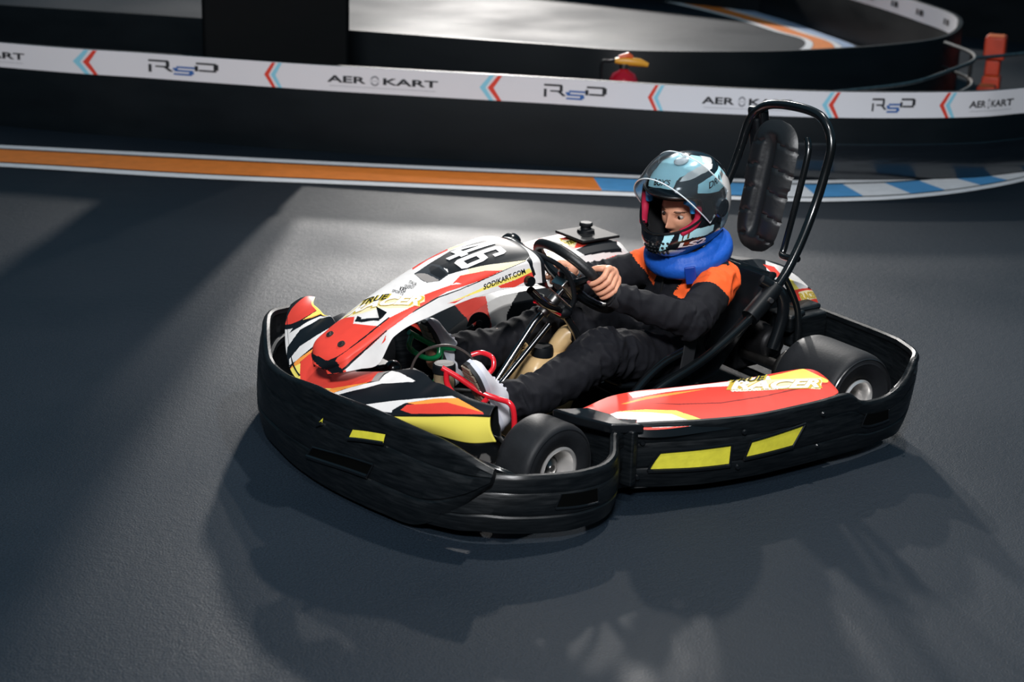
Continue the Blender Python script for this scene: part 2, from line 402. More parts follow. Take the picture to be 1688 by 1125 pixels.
DECALS = {'hood': [('white',None),('red',[(0,-1),(0.06,-1),(0.06,1),(0,1)]),('ink',[(0,0.62),(0.03,0.62),(0.045,1),(0,1)]),('red',[(0.0,-1.0),(0.03,-1.0),(0.04,-0.495),(0.064,-0.531),(0.096,-0.527),(0.132,-0.523),(0.166,-0.487),(0.18,-0.375),(0.198,-0.142),(0.174,-0.03),(0.186,0.11),(0.2,0.242),(0.218,0.383),(0.222,0.359),(0.257,0.367),(0.291,0.399),(0.327,0.427),(0.365,0.443),(0.403,0.459),(0.397,0.531),(0.363,0.555),(0.327,0.571),(0.293,0.583),(0.261,0.591),(0.231,0.595),(0.222,0.788),(0.196,0.732),(0.168,0.736),(0.142,0.767),(0.114,0.808),(0.084,0.852),(0.052,0.94),(0.024,1.0),(0.0,0.9),(0.0,0.319)]),('ink',[(0.02,-1.0),(0.03,0.271),(0.056,0.339),(0.09,0.367),(0.118,0.363),(0.146,0.355),(0.174,0.351),(0.202,0.347),(0.231,0.347),(0.261,0.343),(0.259,0.371),(0.231,0.379),(0.202,0.379),(0.172,0.387),(0.144,0.395),(0.116,0.411),(0.086,0.419),(0.054,0.383),(0.044,0.467),(0.048,1.0),(0.012,0.952),(0.0,0.467)]),('red',[(0.044,0.415),(0.056,0.367),(0.082,0.379),(0.11,0.391),(0.136,0.395),(0.164,0.399),(0.192,0.407),(0.22,0.415),(0.248,0.423),(0.273,0.443),(0.297,0.479),(0.337,0.479),(0.381,0.475),(0.377,0.535),(0.337,0.559),(0.299,0.575),(0.265,0.591),(0.231,0.595),(0.202,0.627),(0.174,0.651),(0.146,0.687),(0.118,0.74),(0.086,0.8),(0.052,0.916),(0.038,0.719)]),('white',[(0.052,0.924),(0.086,0.808),(0.118,0.748),(0.144,0.691),(0.174,0.659),(0.202,0.635),(0.231,0.611),(0.236,0.627),(0.218,0.719),(0.202,0.776),(0.186,0.84),(0.168,0.924),(0.13,0.948),(0.092,0.94)]),('ink',[(0.046,0.94),(0.052,0.924),(0.086,0.808),(0.118,0.744),(0.146,0.687),(0.174,0.651),(0.202,0.627),(0.233,0.603),(0.231,0.563),(0.202,0.591),(0.172,0.623),(0.144,0.655),(0.114,0.695),(0.082,0.74),(0.048,0.832)]),('white',[(0.244,0.635),(0.261,0.595),(0.293,0.591),(0.327,0.583),(0.363,0.567),(0.397,0.543),(0.389,0.848),(0.349,0.872),(0.309,0.88),(0.273,0.844),(0.246,0.751)]),('ink',[(0.182,-0.046),(0.204,-0.106),(0.204,-0.006),(0.2,0.006),(0.218,0.118),(0.236,0.231),(0.229,0.291),(0.218,0.202),(0.192,0.07)]),('red',[(0.353,0.431),(0.417,0.351),(0.473,0.407),(0.517,0.451),(0.567,0.359),(0.597,0.403),(0.629,0.443),(0.663,0.475),(0.695,0.543),(0.734,0.611),(0.679,0.639),(0.627,0.655),(0.591,0.639),(0.555,0.611),(0.523,0.583),(0.489,0.543),(0.453,0.551),(0.417,0.559),(0.379,0.563),(0.341,0.567)]),('white',[(0.489,0.543),(0.523,0.583),(0.555,0.611),(0.591,0.639),(0.627,0.655),(0.679,0.639),(0.734,0.611),(0.792,0.575),(0.858,0.527),(0.892,0.832),(0.834,0.86),(0.784,0.884),(0.734,0.904),(0.689,0.916),(0.645,0.92),(0.603,0.92),(0.563,0.908),(0.523,0.88),(0.487,0.836),(0.451,0.78),(0.415,0.711),(0.379,0.635),(0.341,0.567),(0.331,0.972),(0.299,0.848),(0.305,0.615),(0.341,0.571),(0.379,0.567),(0.417,0.563),(0.453,0.555)]),('ink',[(0.343,0.551),(0.377,0.547),(0.413,0.543),(0.447,0.539),(0.493,0.591),(0.541,0.643),(0.583,0.651),(0.627,0.651),(0.669,0.643),(0.711,0.627),(0.755,0.603),(0.804,0.575),(0.856,0.535),(0.856,0.547),(0.804,0.587),(0.755,0.619),(0.711,0.643),(0.667,0.659),(0.627,0.675),(0.583,0.675),(0.541,0.667),(0.495,0.623),(0.451,0.575),(0.415,0.575),(0.379,0.579),(0.341,0.575)]),('white',[(0.515,0.443),(0.539,0.459),(0.553,0.535),(0.519,0.459)]),('yellow',[(0.495,0.848),(0.551,0.872),(0.587,0.86),(0.625,0.84),(0.663,0.812),(0.713,0.8),(0.769,0.784),(0.818,0.748),(0.87,0.703),(0.89,0.808),(0.84,0.832),(0.796,0.852),(0.75,0.872),(0.705,0.888),(0.665,0.896),(0.627,0.904),(0.591,0.908),(0.523,0.892)]),('red',[(0.705,0.896),(0.75,0.876),(0.796,0.856),(0.84,0.816),(0.892,0.771),(0.896,0.876),(0.836,0.936),(0.784,0.996),(0.717,0.952)]),('red',[(0.523,0.904),(0.591,0.908),(0.569,0.9),(0.515,0.948),(0.485,0.86)]),('cream',[(0.611,0.303),(0.649,0.343),(0.687,0.379),(0.726,0.423),(0.767,0.459),(0.81,0.495),(0.858,0.523),(0.856,0.535),(0.792,0.579),(0.734,0.607),(0.697,0.543),(0.663,0.475),(0.629,0.443),(0.597,0.403),(0.567,0.359),(0.605,0.379)]),('ink',[(0.469,-0.146),(0.511,-0.17),(0.553,-0.19),(0.605,-0.21),(0.663,-0.246),(0.703,-0.21),(0.75,-0.194),(0.806,-0.174),(0.872,-0.178),(0.954,-0.15),(1.0,-0.09),(0.936,0.19),(0.894,0.451),(0.858,0.523),(0.81,0.495),(0.767,0.459),(0.726,0.419),(0.689,0.375),(0.649,0.339),(0.611,0.303),(0.575,0.267),(0.539,0.231),(0.543,0.21),(0.557,0.122),(0.549,-0.006),(0.547,-0.162),(0.483,-0.146)]),('trim',[(0.471,-0.158),(0.485,-0.158),(0.549,-0.162),(0.557,-0.03),(0.547,0.166),(0.541,0.231),(0.495,0.259),(0.459,0.162),(0.457,0.042)]),('grey',[(0.471,-0.138),(0.481,-0.102),(0.491,-0.022),(0.497,0.227),(0.493,0.251),(0.461,0.154),(0.459,0.046)]),('ink',[(0.521,-0.086),(0.541,-0.118),(0.545,0.018),(0.537,0.218),(0.505,0.222),(0.501,0.046)]),('cream',[(0.687,-0.451),(0.717,-0.371),(0.759,-0.351),(0.802,-0.295),(0.852,-0.267),(0.888,-0.222),(0.832,-0.231),(0.78,-0.238),(0.734,-0.263),(0.667,-0.263)]),('red',[(0.509,-0.419),(0.553,-0.455),(0.597,-0.463),(0.641,-0.459),(0.687,-0.451),(0.667,-0.319),(0.617,-0.319),(0.573,-0.347),(0.531,-0.319),(0.491,-0.299)]),('ink',[(0.862,0.531),(0.894,0.451),(0.892,0.667),(0.908,0.836),(0.89,0.872),(0.88,0.74)]),('coral',[(0.858,-0.086),(0.906,-0.146),(0.958,-0.138),(0.926,-0.046),(0.874,0.042),(0.858,0.002)]),('cream',[(0.184,-0.411),(0.21,-0.387),(0.236,-0.371),(0.265,-0.359),(0.287,-0.174),(0.315,-0.054),(0.303,0.03),(0.329,0.118),(0.357,0.202),(0.385,0.283),(0.415,0.363),(0.401,0.483),(0.337,0.431),(0.307,0.311),(0.281,0.194),(0.261,0.066),(0.238,-0.006),(0.218,-0.09),(0.2,-0.19)]),('ink',[(0.962,-1),(1,-1),(1,1),(0.962,1)])],'panel': [('ink',None),('red',[(0.0,-0.812),(0.06,-0.864),(0.168,-0.916),(0.391,-0.956),(0.629,-1.0),(0.956,-1.0),(0.936,-0.679),(0.697,-0.687),(0.463,-0.711),(0.218,-0.759)]),('yellow',[(0.936,-1.0),(1.0,-0.98),(1.0,-0.547),(0.962,-0.631),(0.746,-0.655),(0.519,-0.691),(0.721,-0.679),(0.93,-0.675)]),('orange',[(0.519,-0.691),(0.746,-0.655),(0.962,-0.631),(1.0,-0.547),(0.958,-0.627),(0.742,-0.647)]),('white',[(0.0,-0.599),(0.0,-0.695),(0.0,-0.776),(0.244,-0.711),(0.128,-0.707),(0.419,-0.659),(0.693,-0.639),(0.932,-0.615),(1.0,-0.539),(1.0,-0.519),(1.0,-0.515),(0.882,-0.599),(0.647,-0.615),(0.401,-0.639),(0.214,-0.631),(0.044,-0.627),(0.0,-0.587)]),('white',[(0.0,-0.475),(0.034,-0.535),(0.279,-0.527),(0.473,-0.487),(0.673,-0.459),(0.96,-0.435),(0.894,-0.419),(0.679,-0.415),(0.473,-0.419),(0.303,-0.435),(0.14,-0.459),(0.006,-0.495)]),('orange',[(0.0,-0.459),(0.14,-0.459),(0.295,-0.427),(0.459,-0.403),(0.431,-0.375),(0.182,-0.415),(0.08,-0.323),(0.0,-0.227),(0.0,-0.351)]),('yellow',[(0.0,-0.451),(0.034,-0.447),(0.182,-0.399),(0.082,-0.315),(0.0,-0.222),(0.0,-0.347)]),('red',[(0.19,-0.411),(0.443,-0.387),(0.523,-0.307),(0.593,-0.222),(0.655,-0.13),(0.726,-0.038),(0.968,-0.042),(1.0,0.078),(1.0,0.194),(1.0,0.231),(1.0,0.299),(0.972,0.267),(0.633,0.315),(0.541,0.263),(0.433,0.206),(0.317,0.146),(0.15,0.086),(0.088,0.014),(0.016,-0.07),(0.0,-0.17),(0.0,-0.231),(0.094,-0.323)]),('yellow',[(0.0,-0.178),(0.026,-0.082),(0.114,0.002),(0.186,0.07),(0.0,0.042),(0.0,-0.038)]),('orange',[(0.186,0.07),(0.248,0.098),(0.373,0.166),(0.483,0.234),(0.583,0.295),(0.483,0.255),(0.377,0.21),(0.269,0.162),(0.104,0.11),(0.0,0.05)]),('white',[(0.631,0.343),(0.852,0.331),(1.0,0.339),(0.904,0.399),(0.784,0.471),(0.751,0.531),(0.707,0.527),(0.631,0.479),(0.585,0.431),(0.559,0.375),(0.493,0.339),(0.415,0.303),(0.335,0.259),(0.244,0.214),(0.144,0.17),(0.04,0.126),(0.0,0.074),(0.156,0.13),(0.325,0.19),(0.425,0.234),(0.519,0.275)]),('grey',[(0.601,0.299),(0.936,0.263),(1.0,0.299),(1.0,0.331),(0.9,0.315),(0.631,0.339)]),('white',[(0.082,0.359),(0.158,0.423),(0.222,0.483),(0.269,0.527),(0.319,0.571),(0.383,0.611),(0.419,0.659),(0.379,0.663),(0.309,0.611),(0.236,0.559),(0.078,0.539),(0.054,0.479),(0.07,0.423)]),('white',[(0.014,0.371),(0.078,0.415),(0.134,0.455),(0.18,0.499),(0.231,0.539),(0.291,0.575),(0.361,0.611),(0.409,0.655),(0.465,0.699),(0.547,0.744),(0.673,0.788),(0.617,0.82),(0.505,0.759),(0.429,0.703),(0.357,0.663),(0.307,0.619),(0.248,0.579),(0.096,0.543),(0.05,0.547),(0.052,0.491),(0.042,0.431)]),('orange',[(0.263,0.587),(0.311,0.627),(0.359,0.667),(0.429,0.703),(0.507,0.763),(0.637,0.824),(0.469,0.876),(0.301,0.92),(0.134,0.964),(0.216,0.912),(0.293,0.86),(0.385,0.784),(0.323,0.74),(0.281,0.691),(0.24,0.647)]),('red',[(0.108,0.583),(0.222,0.595),(0.251,0.643),(0.283,0.691),(0.333,0.736),(0.385,0.784),(0.333,0.832),(0.275,0.876),(0.206,0.92),(0.134,0.964),(0.066,0.968),(0.05,0.928),(0.038,0.888),(0.038,0.848),(0.042,0.808),(0.046,0.767),(0.046,0.728),(0.042,0.687),(0.038,0.647)])],'skirt': [('yellow',None)],'pod': [('red',None),('white',[(0.212,0.022),(0.248,0.032),(0.289,0.032),(0.331,0.03),(0.375,0.02),(0.417,0.014),(0.451,0.014),(0.483,0.018),(0.517,0.012),(0.549,0.016),(0.583,0.016),(0.617,0.022),(0.577,0.194),(0.541,0.168),(0.507,0.14),(0.471,0.142),(0.435,0.142),(0.399,0.14),(0.361,0.142),(0.321,0.152),(0.275,0.174),(0.233,0.19),(0.196,0.19)]),('orange',[(0.132,0.295),(0.168,0.275),(0.2,0.257),(0.236,0.222),(0.275,0.214),(0.315,0.202),(0.357,0.188),(0.393,0.186),(0.429,0.184),(0.463,0.186),(0.495,0.194),(0.459,0.204),(0.421,0.218),(0.381,0.236),(0.341,0.255),(0.299,0.271),(0.259,0.287),(0.222,0.295),(0.186,0.309),(0.148,0.325)]),('yellow',[(0.767,0.082),(0.81,0.07),(0.854,0.062),(0.91,0.038),(0.988,0.002),(0.954,0.341),(0.952,0.571),(0.984,0.918),(0.902,0.649),(0.852,0.617),(0.81,0.597),(0.771,0.583),(0.744,0.475),(0.717,0.361)]),('white',[(0.613,0.0),(0.675,0.0),(0.709,0.008),(0.742,0.03),(0.773,0.056),(0.748,0.218),(0.711,0.184),(0.675,0.154),(0.637,0.132),(0.597,0.118)]),('maroon',[(0.21,0.399),(0.238,0.439),(0.267,0.479),(0.297,0.515),(0.327,0.531),(0.357,0.549),(0.387,0.571),(0.419,0.589),(0.449,0.615),(0.487,0.613),(0.523,0.619),(0.561,0.621),(0.597,0.631),(0.633,0.639),(0.673,0.631),(0.711,0.627),(0.75,0.625),(0.79,0.625),(0.832,0.635),(0.88,0.655),(0.956,0.812),(0.94,0.778),(0.874,0.675),(0.826,0.659),(0.784,0.651),(0.744,0.653),(0.705,0.653),(0.667,0.657),(0.627,0.665),(0.591,0.655),(0.555,0.647),(0.517,0.643),(0.481,0.637),(0.443,0.639),(0.413,0.613),(0.381,0.595),(0.351,0.573),(0.321,0.557),(0.291,0.541),(0.263,0.497),(0.236,0.449)]),('white',[(0.044,0.557),(0.078,0.501),(0.112,0.523),(0.144,0.545),(0.174,0.563),(0.2,0.593),(0.224,0.631),(0.251,0.661),(0.261,0.8),(0.277,0.888),(0.293,0.974),(0.244,1.0),(0.22,0.984),(0.196,0.97),(0.17,0.964),(0.146,0.954),(0.114,0.944),(0.08,0.946),(0.114,0.753),(0.076,0.73),(0.036,0.715)]),('yellow',[(0.08,0.489),(0.116,0.503),(0.148,0.523),(0.178,0.541),(0.204,0.583),(0.231,0.623),(0.259,0.657),(0.271,0.74),(0.285,0.812),(0.297,0.89),(0.311,0.962),(0.277,0.982),(0.261,0.9),(0.246,0.812),(0.233,0.719),(0.21,0.683),(0.19,0.639),(0.168,0.601),(0.14,0.567),(0.112,0.527)]),('white',[(0.349,0.974),(0.395,0.966),(0.445,0.962),(0.495,0.964),(0.477,0.99),(0.431,0.988),(0.387,0.988),(0.345,0.992)]),('ink',[(0.034,0.732),(0.076,0.734),(0.114,0.753),(0.088,0.886),(0.052,0.948),(0.02,1.0)]),('ink',[(0.13,0.862),(0.14,0.818),(0.138,0.894),(0.134,0.942),(0.116,0.934)]),('cream',[(0.611,0.03),(0.661,0.07),(0.687,0.116),(0.715,0.154),(0.742,0.202),(0.769,0.246),(0.798,0.295),(0.826,0.351),(0.858,0.403),(0.894,0.461),(0.942,0.585),(0.888,0.685),(0.85,0.788),(0.82,0.721),(0.794,0.657),(0.763,0.619),(0.734,0.587),(0.705,0.551),(0.675,0.521),(0.647,0.487),(0.617,0.455),(0.585,0.431),(0.549,0.367)])],'cover': [('white',None),('red',[(0,0.5),(0.4,0.5),(0.4,0.67),(0,0.67)]),('red',[(0,0),(1,0),(1,0.5),(0,0.5)]),('red',[(0.411,0.499),(0.463,0.459),(0.519,0.415),(0.577,0.371),(0.639,0.323),(0.691,0.301),(0.732,0.301),(0.792,0.301),(0.822,0.301),(0.81,0.339),(0.765,0.367),(0.701,0.407),(0.635,0.443),(0.583,0.463),(0.537,0.473),(0.493,0.483),(0.451,0.493)]),('cream',[(0.573,0.477),(0.635,0.447),(0.701,0.409),(0.765,0.367),(0.794,0.395),(0.798,0.427),(0.75,0.489),(0.748,0.447),(0.685,0.485),(0.631,0.513),(0.593,0.545)]),('ink',[(0.826,0.301),(0.868,0.301),(0.91,0.301),(0.93,0.333),(0.93,0.415),(0.912,0.427),(0.854,0.439),(0.81,0.439),(0.822,0.363)]),('yellow',[(0.904,0.431),(0.93,0.447),(0.93,0.453),(0.892,0.455)]),('ink',[(0.746,0.515),(0.82,0.477),(0.888,0.455),(0.93,0.459),(0.914,0.535),(0.926,0.597),(0.882,0.597),(0.844,0.591),(0.806,0.589),(0.767,0.587)]),('red',[(0.798,0.637),(0.838,0.625),(0.888,0.611),(0.934,0.611),(1.0,0.553),(1.0,0.581),(1.0,0.709),(0.906,0.872),(0.864,0.848),(0.846,0.794),(0.836,0.726),(0.826,0.705)]),('ink',[(0.423,0.753),(0.453,0.771),(0.483,0.79),(0.513,0.808),(0.543,0.828),(0.577,0.84),(0.617,0.846),(0.655,0.854),(0.695,0.858),(0.732,0.866),(0.763,0.876),(0.796,0.886),(0.828,0.896),(0.862,0.9),(0.9,0.902),(0.952,0.894),(1.0,0.88),(1.0,0.91),(1.0,0.926),(1.0,0.942),(1.0,0.958),(1.0,0.974),(1.0,0.99),(1.0,1.0),(0.99,1.0),(0.978,1.0),(0.928,1.0),(0.884,1.0),(0.848,1.0),(0.814,1.0),(0.78,1.0),(0.746,1.0),(0.709,1.0),(0.671,1.0),(0.631,1.0),(0.591,1.0),(0.549,1.0),(0.509,1.0),(0.471,1.0),(0.433,1.0),(0.395,1.0),(0.357,1.0),(0.317,1.0),(0.275,1.0),(0.231,1.0),(0.186,1.0),(0.142,1.0),(0.102,1.0),(0.062,1.0),(0.022,0.998),(0.0,0.996),(0.0,0.998),(0.0,0.976),(0.0,0.954),(0.0,0.932),(0.0,0.581),(0.0,0.757),(0.0,0.86),(0.0,0.884),(0.034,0.908),(0.074,0.922),(0.114,0.932),(0.158,0.942),(0.204,0.95),(0.251,0.956),(0.297,0.962),(0.295,0.946),(0.293,0.93),(0.293,0.914),(0.315,0.902),(0.353,0.856)]),('ink',[(0.074,0.399),(0.1,0.441),(0.126,0.483),(0.162,0.529),(0.126,0.728),(0.112,0.804),(0.11,0.866),(0.126,0.906),(0.154,0.924),(0.146,0.938),(0.14,0.954),(0.132,0.97),(0.126,0.988),(0.082,0.982),(0.04,0.976),(0.0,0.97),(0.0,0.579),(0.0,0.22),(0.0,0.218),(0.0,0.122),(0.008,0.122),(0.014,0.301),(0.036,0.323),(0.056,0.361)]),('red',[(0.162,0.529),(0.21,0.567),(0.206,0.738),(0.24,0.778),(0.21,0.848),(0.202,0.898),(0.212,0.914),(0.222,0.928),(0.154,0.924),(0.128,0.908),(0.11,0.868),(0.112,0.804),(0.126,0.728)]),('ink',[(0.489,0.81),(0.557,0.732),(0.653,0.657),(0.659,0.713),(0.585,0.854),(0.571,0.904),(0.529,0.908),(0.489,0.912),(0.435,0.91),(0.381,0.906),(0.407,0.894),(0.441,0.86)])],'rcover': [('ink',None),('white',[(0.345,0.463),(0.423,0.493),(0.509,0.507),(0.577,0.569),(0.665,0.615),(0.665,0.751),(0.607,0.824),(0.493,0.852),(0.389,0.872),(0.307,0.842),(0.208,0.808),(0.178,0.707)]),('yellow',[(0.389,0.734),(0.461,0.818),(0.541,0.854),(0.403,0.87)]),('red',[(0.411,0.868),(0.607,0.814),(0.685,0.8),(0.788,0.8),(0.902,0.8),(0.976,0.8),(0.769,0.886),(0.591,0.948),(0.483,0.974),(0.447,0.922)]),('cream',[(0.497,0.864),(0.609,0.826),(0.705,0.8),(0.826,0.8),(0.677,0.864),(0.535,0.916)]),('red',[(0.246,0.551),(0.377,0.567),(0.363,0.742),(0.238,0.8),(0.242,0.675)])],'helmet': [('ink',None),('ice',[(-28.5,29.4),(-40.0,40.3),(-41.5,52.0),(-58.8,60.7),(-52.3,74.2),(-87.7,83.6),(107.9,86.5),(115.1,76.2),(93.4,61.3),(67.5,59.3),(48.0,54.9),(32.8,49.6),(24.2,45.8),(20.6,34.1),(0.4,34.1)]),('ink',[(19.1,32.4),(27.8,49.6),(45.1,55.2),(67.5,59.3),(97.0,60.2),(114.3,46.4),(83.3,44.9),(63.8,39.4),(53.7,27.7),(37.2,30.9)]),('white',[(32.8,49.6),(42.2,55.8),(65.3,61.6),(99.9,63.7),(110.7,56.6),(97.0,52.3),(68.2,50.8),(47.3,46.1),(29.2,44.1)]),('white',[(123.0,76.8),(135.3,61.9),(111.5,58.1),(94.9,59.3),(91.3,67.5)]),('ice',[(55.9,28.3),(58.8,38.5),(74.7,42.6),(94.9,44.6),(122.3,48.2),(124.4,33.5),(114.3,27.7),(89.1,22.7),(73.2,24.8)]),('white',[(111.5,44.1),(128.1,25.9),(129.5,4.6),(125.9,-5.1),(122.3,-15.0),(116.5,-29.4),(110.0,-38.7),(102.8,-21.8),(102.8,-8.9),(99.9,3.7),(101.4,15.1),(102.1,30.0)]),('ice',[(94.9,9.2),(103.5,9.5),(105.0,-1.6),(116.5,-17.7),(115.8,-30.0),(108.6,-40.5),(94.1,-20.6),(92.7,-8.3)]),('ice',[(17.7,-15.3),(29.9,-14.7),(27.1,-22.1),(22.7,-30.8),(11.9,-35.2),(16.2,-23.8)]),('ice',[(35.7,-14.5),(45.8,-13.0),(55.9,-11.8),(67.5,-12.1),(80.4,-13.3),(80.4,-21.5),(71.1,-24.1),(53.0,-21.5),(35.7,-22.9)]),('ink',[(40.0,-13.3),(41.5,-13.3),(41.5,-22.9),(40.0,-22.6)]),('ink',[(46.5,-12.7),(48.7,-12.4),(48.0,-21.2),(45.8,-21.5)]),('white',[(11.2,-36.7),(29.2,-32.6),(47.3,-37.6),(34.3,-46.3),(16.2,-51.9),(-2.5,-52.2)]),('ice',[(-40.8,-17.7),(-39.3,-19.7),(-23.4,-26.4),(-15.5,-37.0),(-9.0,-39.9),(-15.5,-37.0),(-29.9,-28.8)])]}
TEXTQ = {'number': ('hood', [(0.6052, -0.2184), (0.5932, 0.2866), (0.8116, 0.2665), (0.8417, -0.1543)]), 'sodikart_hood': ('hood', [(0.6393, 0.8838), (0.8517, 0.7756), (0.8397, 0.6874), (0.6373, 0.7675)]), 'racer_hood': ('hood', [(0.1864, -0.3106), (0.3687, 0.495), (0.4088, 0.3707), (0.2244, -0.3347)]), 'super_hood': ('hood', [(0.2365, -0.2705), (0.3086, 0.0381), (0.3327, -0.0341), (0.2725, -0.3627)]), 'racer_pod': ('pod', [(0.5571, 0.3307), (0.8517, 0.7495), (0.9118, 0.5711), (0.6172, 0.02)]), 'super_pod': ('pod', [(0.6032, 0.0882), (0.7255, 0.2184), (0.7675, 0.02), (0.6293, 0.0)]), 'sodikart_pod': ('pod', [(0.5431, 0.4048), (0.7054, 0.5591), (0.7214, 0.505), (0.5631, 0.3146)]), 'super_cover': ('cover', [(0.7495, 0.4529), (0.8076, 0.4269), (0.8136, 0.3908), (0.7615, 0.4108)]), 'racer_cover': ('cover', [(0.5551, 0.509), (0.7495, 0.4188), (0.7715, 0.3467), (0.5892, 0.4369)]), 'os_cover': ('cover', [(0.7876, 0.7114), (0.9319, 0.6633), (0.9218, 0.6152), (0.7956, 0.6393)]), 'racer_rcover': ('rcover', [(0.5371, 0.9118), (0.8257, 0.7996), (0.7214, 0.7996), (0.497, 0.8697)]), 'boxs_helmet': ('helmet', [(-14.7896, 33.8236), (15.511, 39.0902), (13.3467, 45.8196), (-21.2826, 42.016)]), 'draw_helmet': ('helmet', [(73.2265, 29.7275), (112.1844, 35.2866), (124.4489, 44.0641), (73.9479, 37.3347)]), 'lsz_helmet': ('helmet', [(37.1543, -30.2525), (73.9479, -35.8116), (70.3407, -25.8637), (35.7114, -24.4008)]), 'small1_hood': ('hood', [(0.4168, -0.014), (0.4228, 0.1102), (0.4369, 0.0701), (0.4329, -0.0621)]), 'small2_hood': ('hood', [(0.3868, 0.022), (0.4068, 0.1383), (0.4208, 0.0982), (0.4048, -0.0341)]), 'small3_hood': ('hood', [(0.3667, 0.01), (0.3727, 0.1102), (0.3928, 0.0581), (0.3888, -0.0541)]), 'small4_hood': ('hood', [(0.3467, -0.0581), (0.3567, 0.1383), (0.3687, 0.1062), (0.3607, -0.0942)])}
SIDE_WIN = [[(0.5009, 0.291), (0.5931, 0.278), (0.5956, 0.633), (0.5246, 0.595)], [(0.605, 0.354), (0.6442, 0.392), (0.6548, 0.759), (0.6112, 0.646)]]
SIDE_DARK = [[(0.192, 0.468), (0.2711, 0.43), (0.2649, 0.709), (0.197, 0.722)], [(0.7407, 0.506), (0.8242, 0.519), (0.8205, 0.785), (0.7613, 0.81)]]
NOSE_WIN = [[(0.6573, 0.658), (0.7246, 0.772), (0.7239, 0.873), (0.6616, 0.772)], [(0.5632, 0.658), (0.5825, 0.709), (0.5832, 0.772), (0.5682, 0.696)]]
NOSE_DARK = [[(0.5283, 0.253), (0.7133, 0.354), (0.7183, 0.506), (0.5539, 0.392)]]
SIDE_BOLT = [(0.0288, 0.797), (0.0188, 0.342), (0.4978, 0.759), (0.4723, 0.19), (0.6062, 0.81), (0.6, 0.228), (0.6729, 0.848), (0.6666, 0.291), (0.8834, 1.0)]
HOOD_BOLTS = [(0.1062, -0.2144), (0.0962, 0.1663)]
HOOD_FIN = (0.2545, 0.2866)
ORB = [(-5.42, -3.34, 0, .15, .125, 'orange connector block at the bottom of the stack beyond the hairpin'),
       (-5.42, -3.34, .125, .12, .11, 'orange connector block in the middle of the stack'),
       (-5.41, -3.33, .235, .17, .155, 'widest orange connector block on top of the stack'),
       (-5.10, -3.11, 0, .15, .12, 'orange connector block on the floor left of the stack'),
       (-5.22, -3.30, .275, .12, .08, 'small orange connector block jutting left under the top block')]
ORB = ORB[:4]
KT = [(4.352, 4.419), (5.744, 5.864), (6.16, 6.366), (6.817, 7.18), (7.547, 7.989), (8.147, 8.551), (8.675, 9.163), (9.148, 9.7), (9.626, 10.176), (10.128, 10.632), (10.63, 11.1), (11.1, 11.6)]
# ================================================================== THE HALL
M_floor = bpy.data.materials.new('track_asphalt'); M_floor.use_nodes = True
def _asphalt():
    nt = M_floor.node_tree; b = nt.nodes['Principled BSDF']; N = nt.nodes.new; L = nt.links.new
    tc = N('ShaderNodeTexCoord')
    big = N('ShaderNodeTexNoise'); big.inputs['Scale'].default_value = .9; big.inputs['Detail'].default_value = 5; L(tc.outputs['Object'], big.inputs[0])
    fine = N('ShaderNodeTexNoise'); fine.inputs['Scale'].default_value = 170; fine.inputs['Detail'].default_value = 4; L(tc.outputs['Object'], fine.inputs[0])
    mid = N('ShaderNodeTexNoise'); mid.inputs['Scale'].default_value = 38; mid.inputs['Detail'].default_value = 6; L(tc.outputs['Object'], mid.inputs[0])
    r = N('ShaderNodeValToRGB'); r.color_ramp.elements[0].position = .3; r.color_ramp.elements[0].color = (.0055, .0105, .0168, 1)
    r.color_ramp.elements[1].position = .72; r.color_ramp.elements[1].color = (.0086, .0150, .0232, 1); L(big.outputs[0], r.inputs[0])
    r2 = N('ShaderNodeMapRange'); r2.inputs[1].default_value = .3; r2.inputs[2].default_value = .7; r2.inputs[3].default_value = .62; r2.inputs[4].default_value = 1.4; L(fine.outputs[0], r2.inputs[0])
    mx = N('ShaderNodeMix'); mx.data_type = 'RGBA'; mx.blend_type = 'MULTIPLY'; mx.inputs[0].default_value = 1; L(r.outputs[0], mx.inputs[6]); L(r2.outputs[0], mx.inputs[7]); L(mx.outputs[2], b.inputs['Base Color'])
    rr = N('ShaderNodeMapRange'); rr.inputs[1].default_value = .3; rr.inputs[2].default_value = .7; rr.inputs[3].default_value = .46; rr.inputs[4].default_value = .66; L(big.outputs[0], rr.inputs[0]); L(rr.outputs[0], b.inputs['Roughness'])
    ad = N('ShaderNodeMath'); L(fine.outputs[0], ad.inputs[0]); L(mid.outputs[0], ad.inputs[1])
    bp = N('ShaderNodeBump'); bp.inputs['Strength'].default_value = .25; bp.inputs['Distance'].default_value = .006; L(ad.outputs[0], bp.inputs['Height']); L(bp.outputs[0], b.inputs['Normal'])
M_floor.node_tree.nodes['Principled BSDF'].inputs['Specular IOR Level'].default_value = .17
_asphalt()
fl = MB().add([(-26, -26, 0), (12, -26, 0), (12, 12, 0), (-26, 12, 0)], [(0, 1, 2, 3)]).build('floor', M_floor, None, False)
tag(fl, kind='structure')

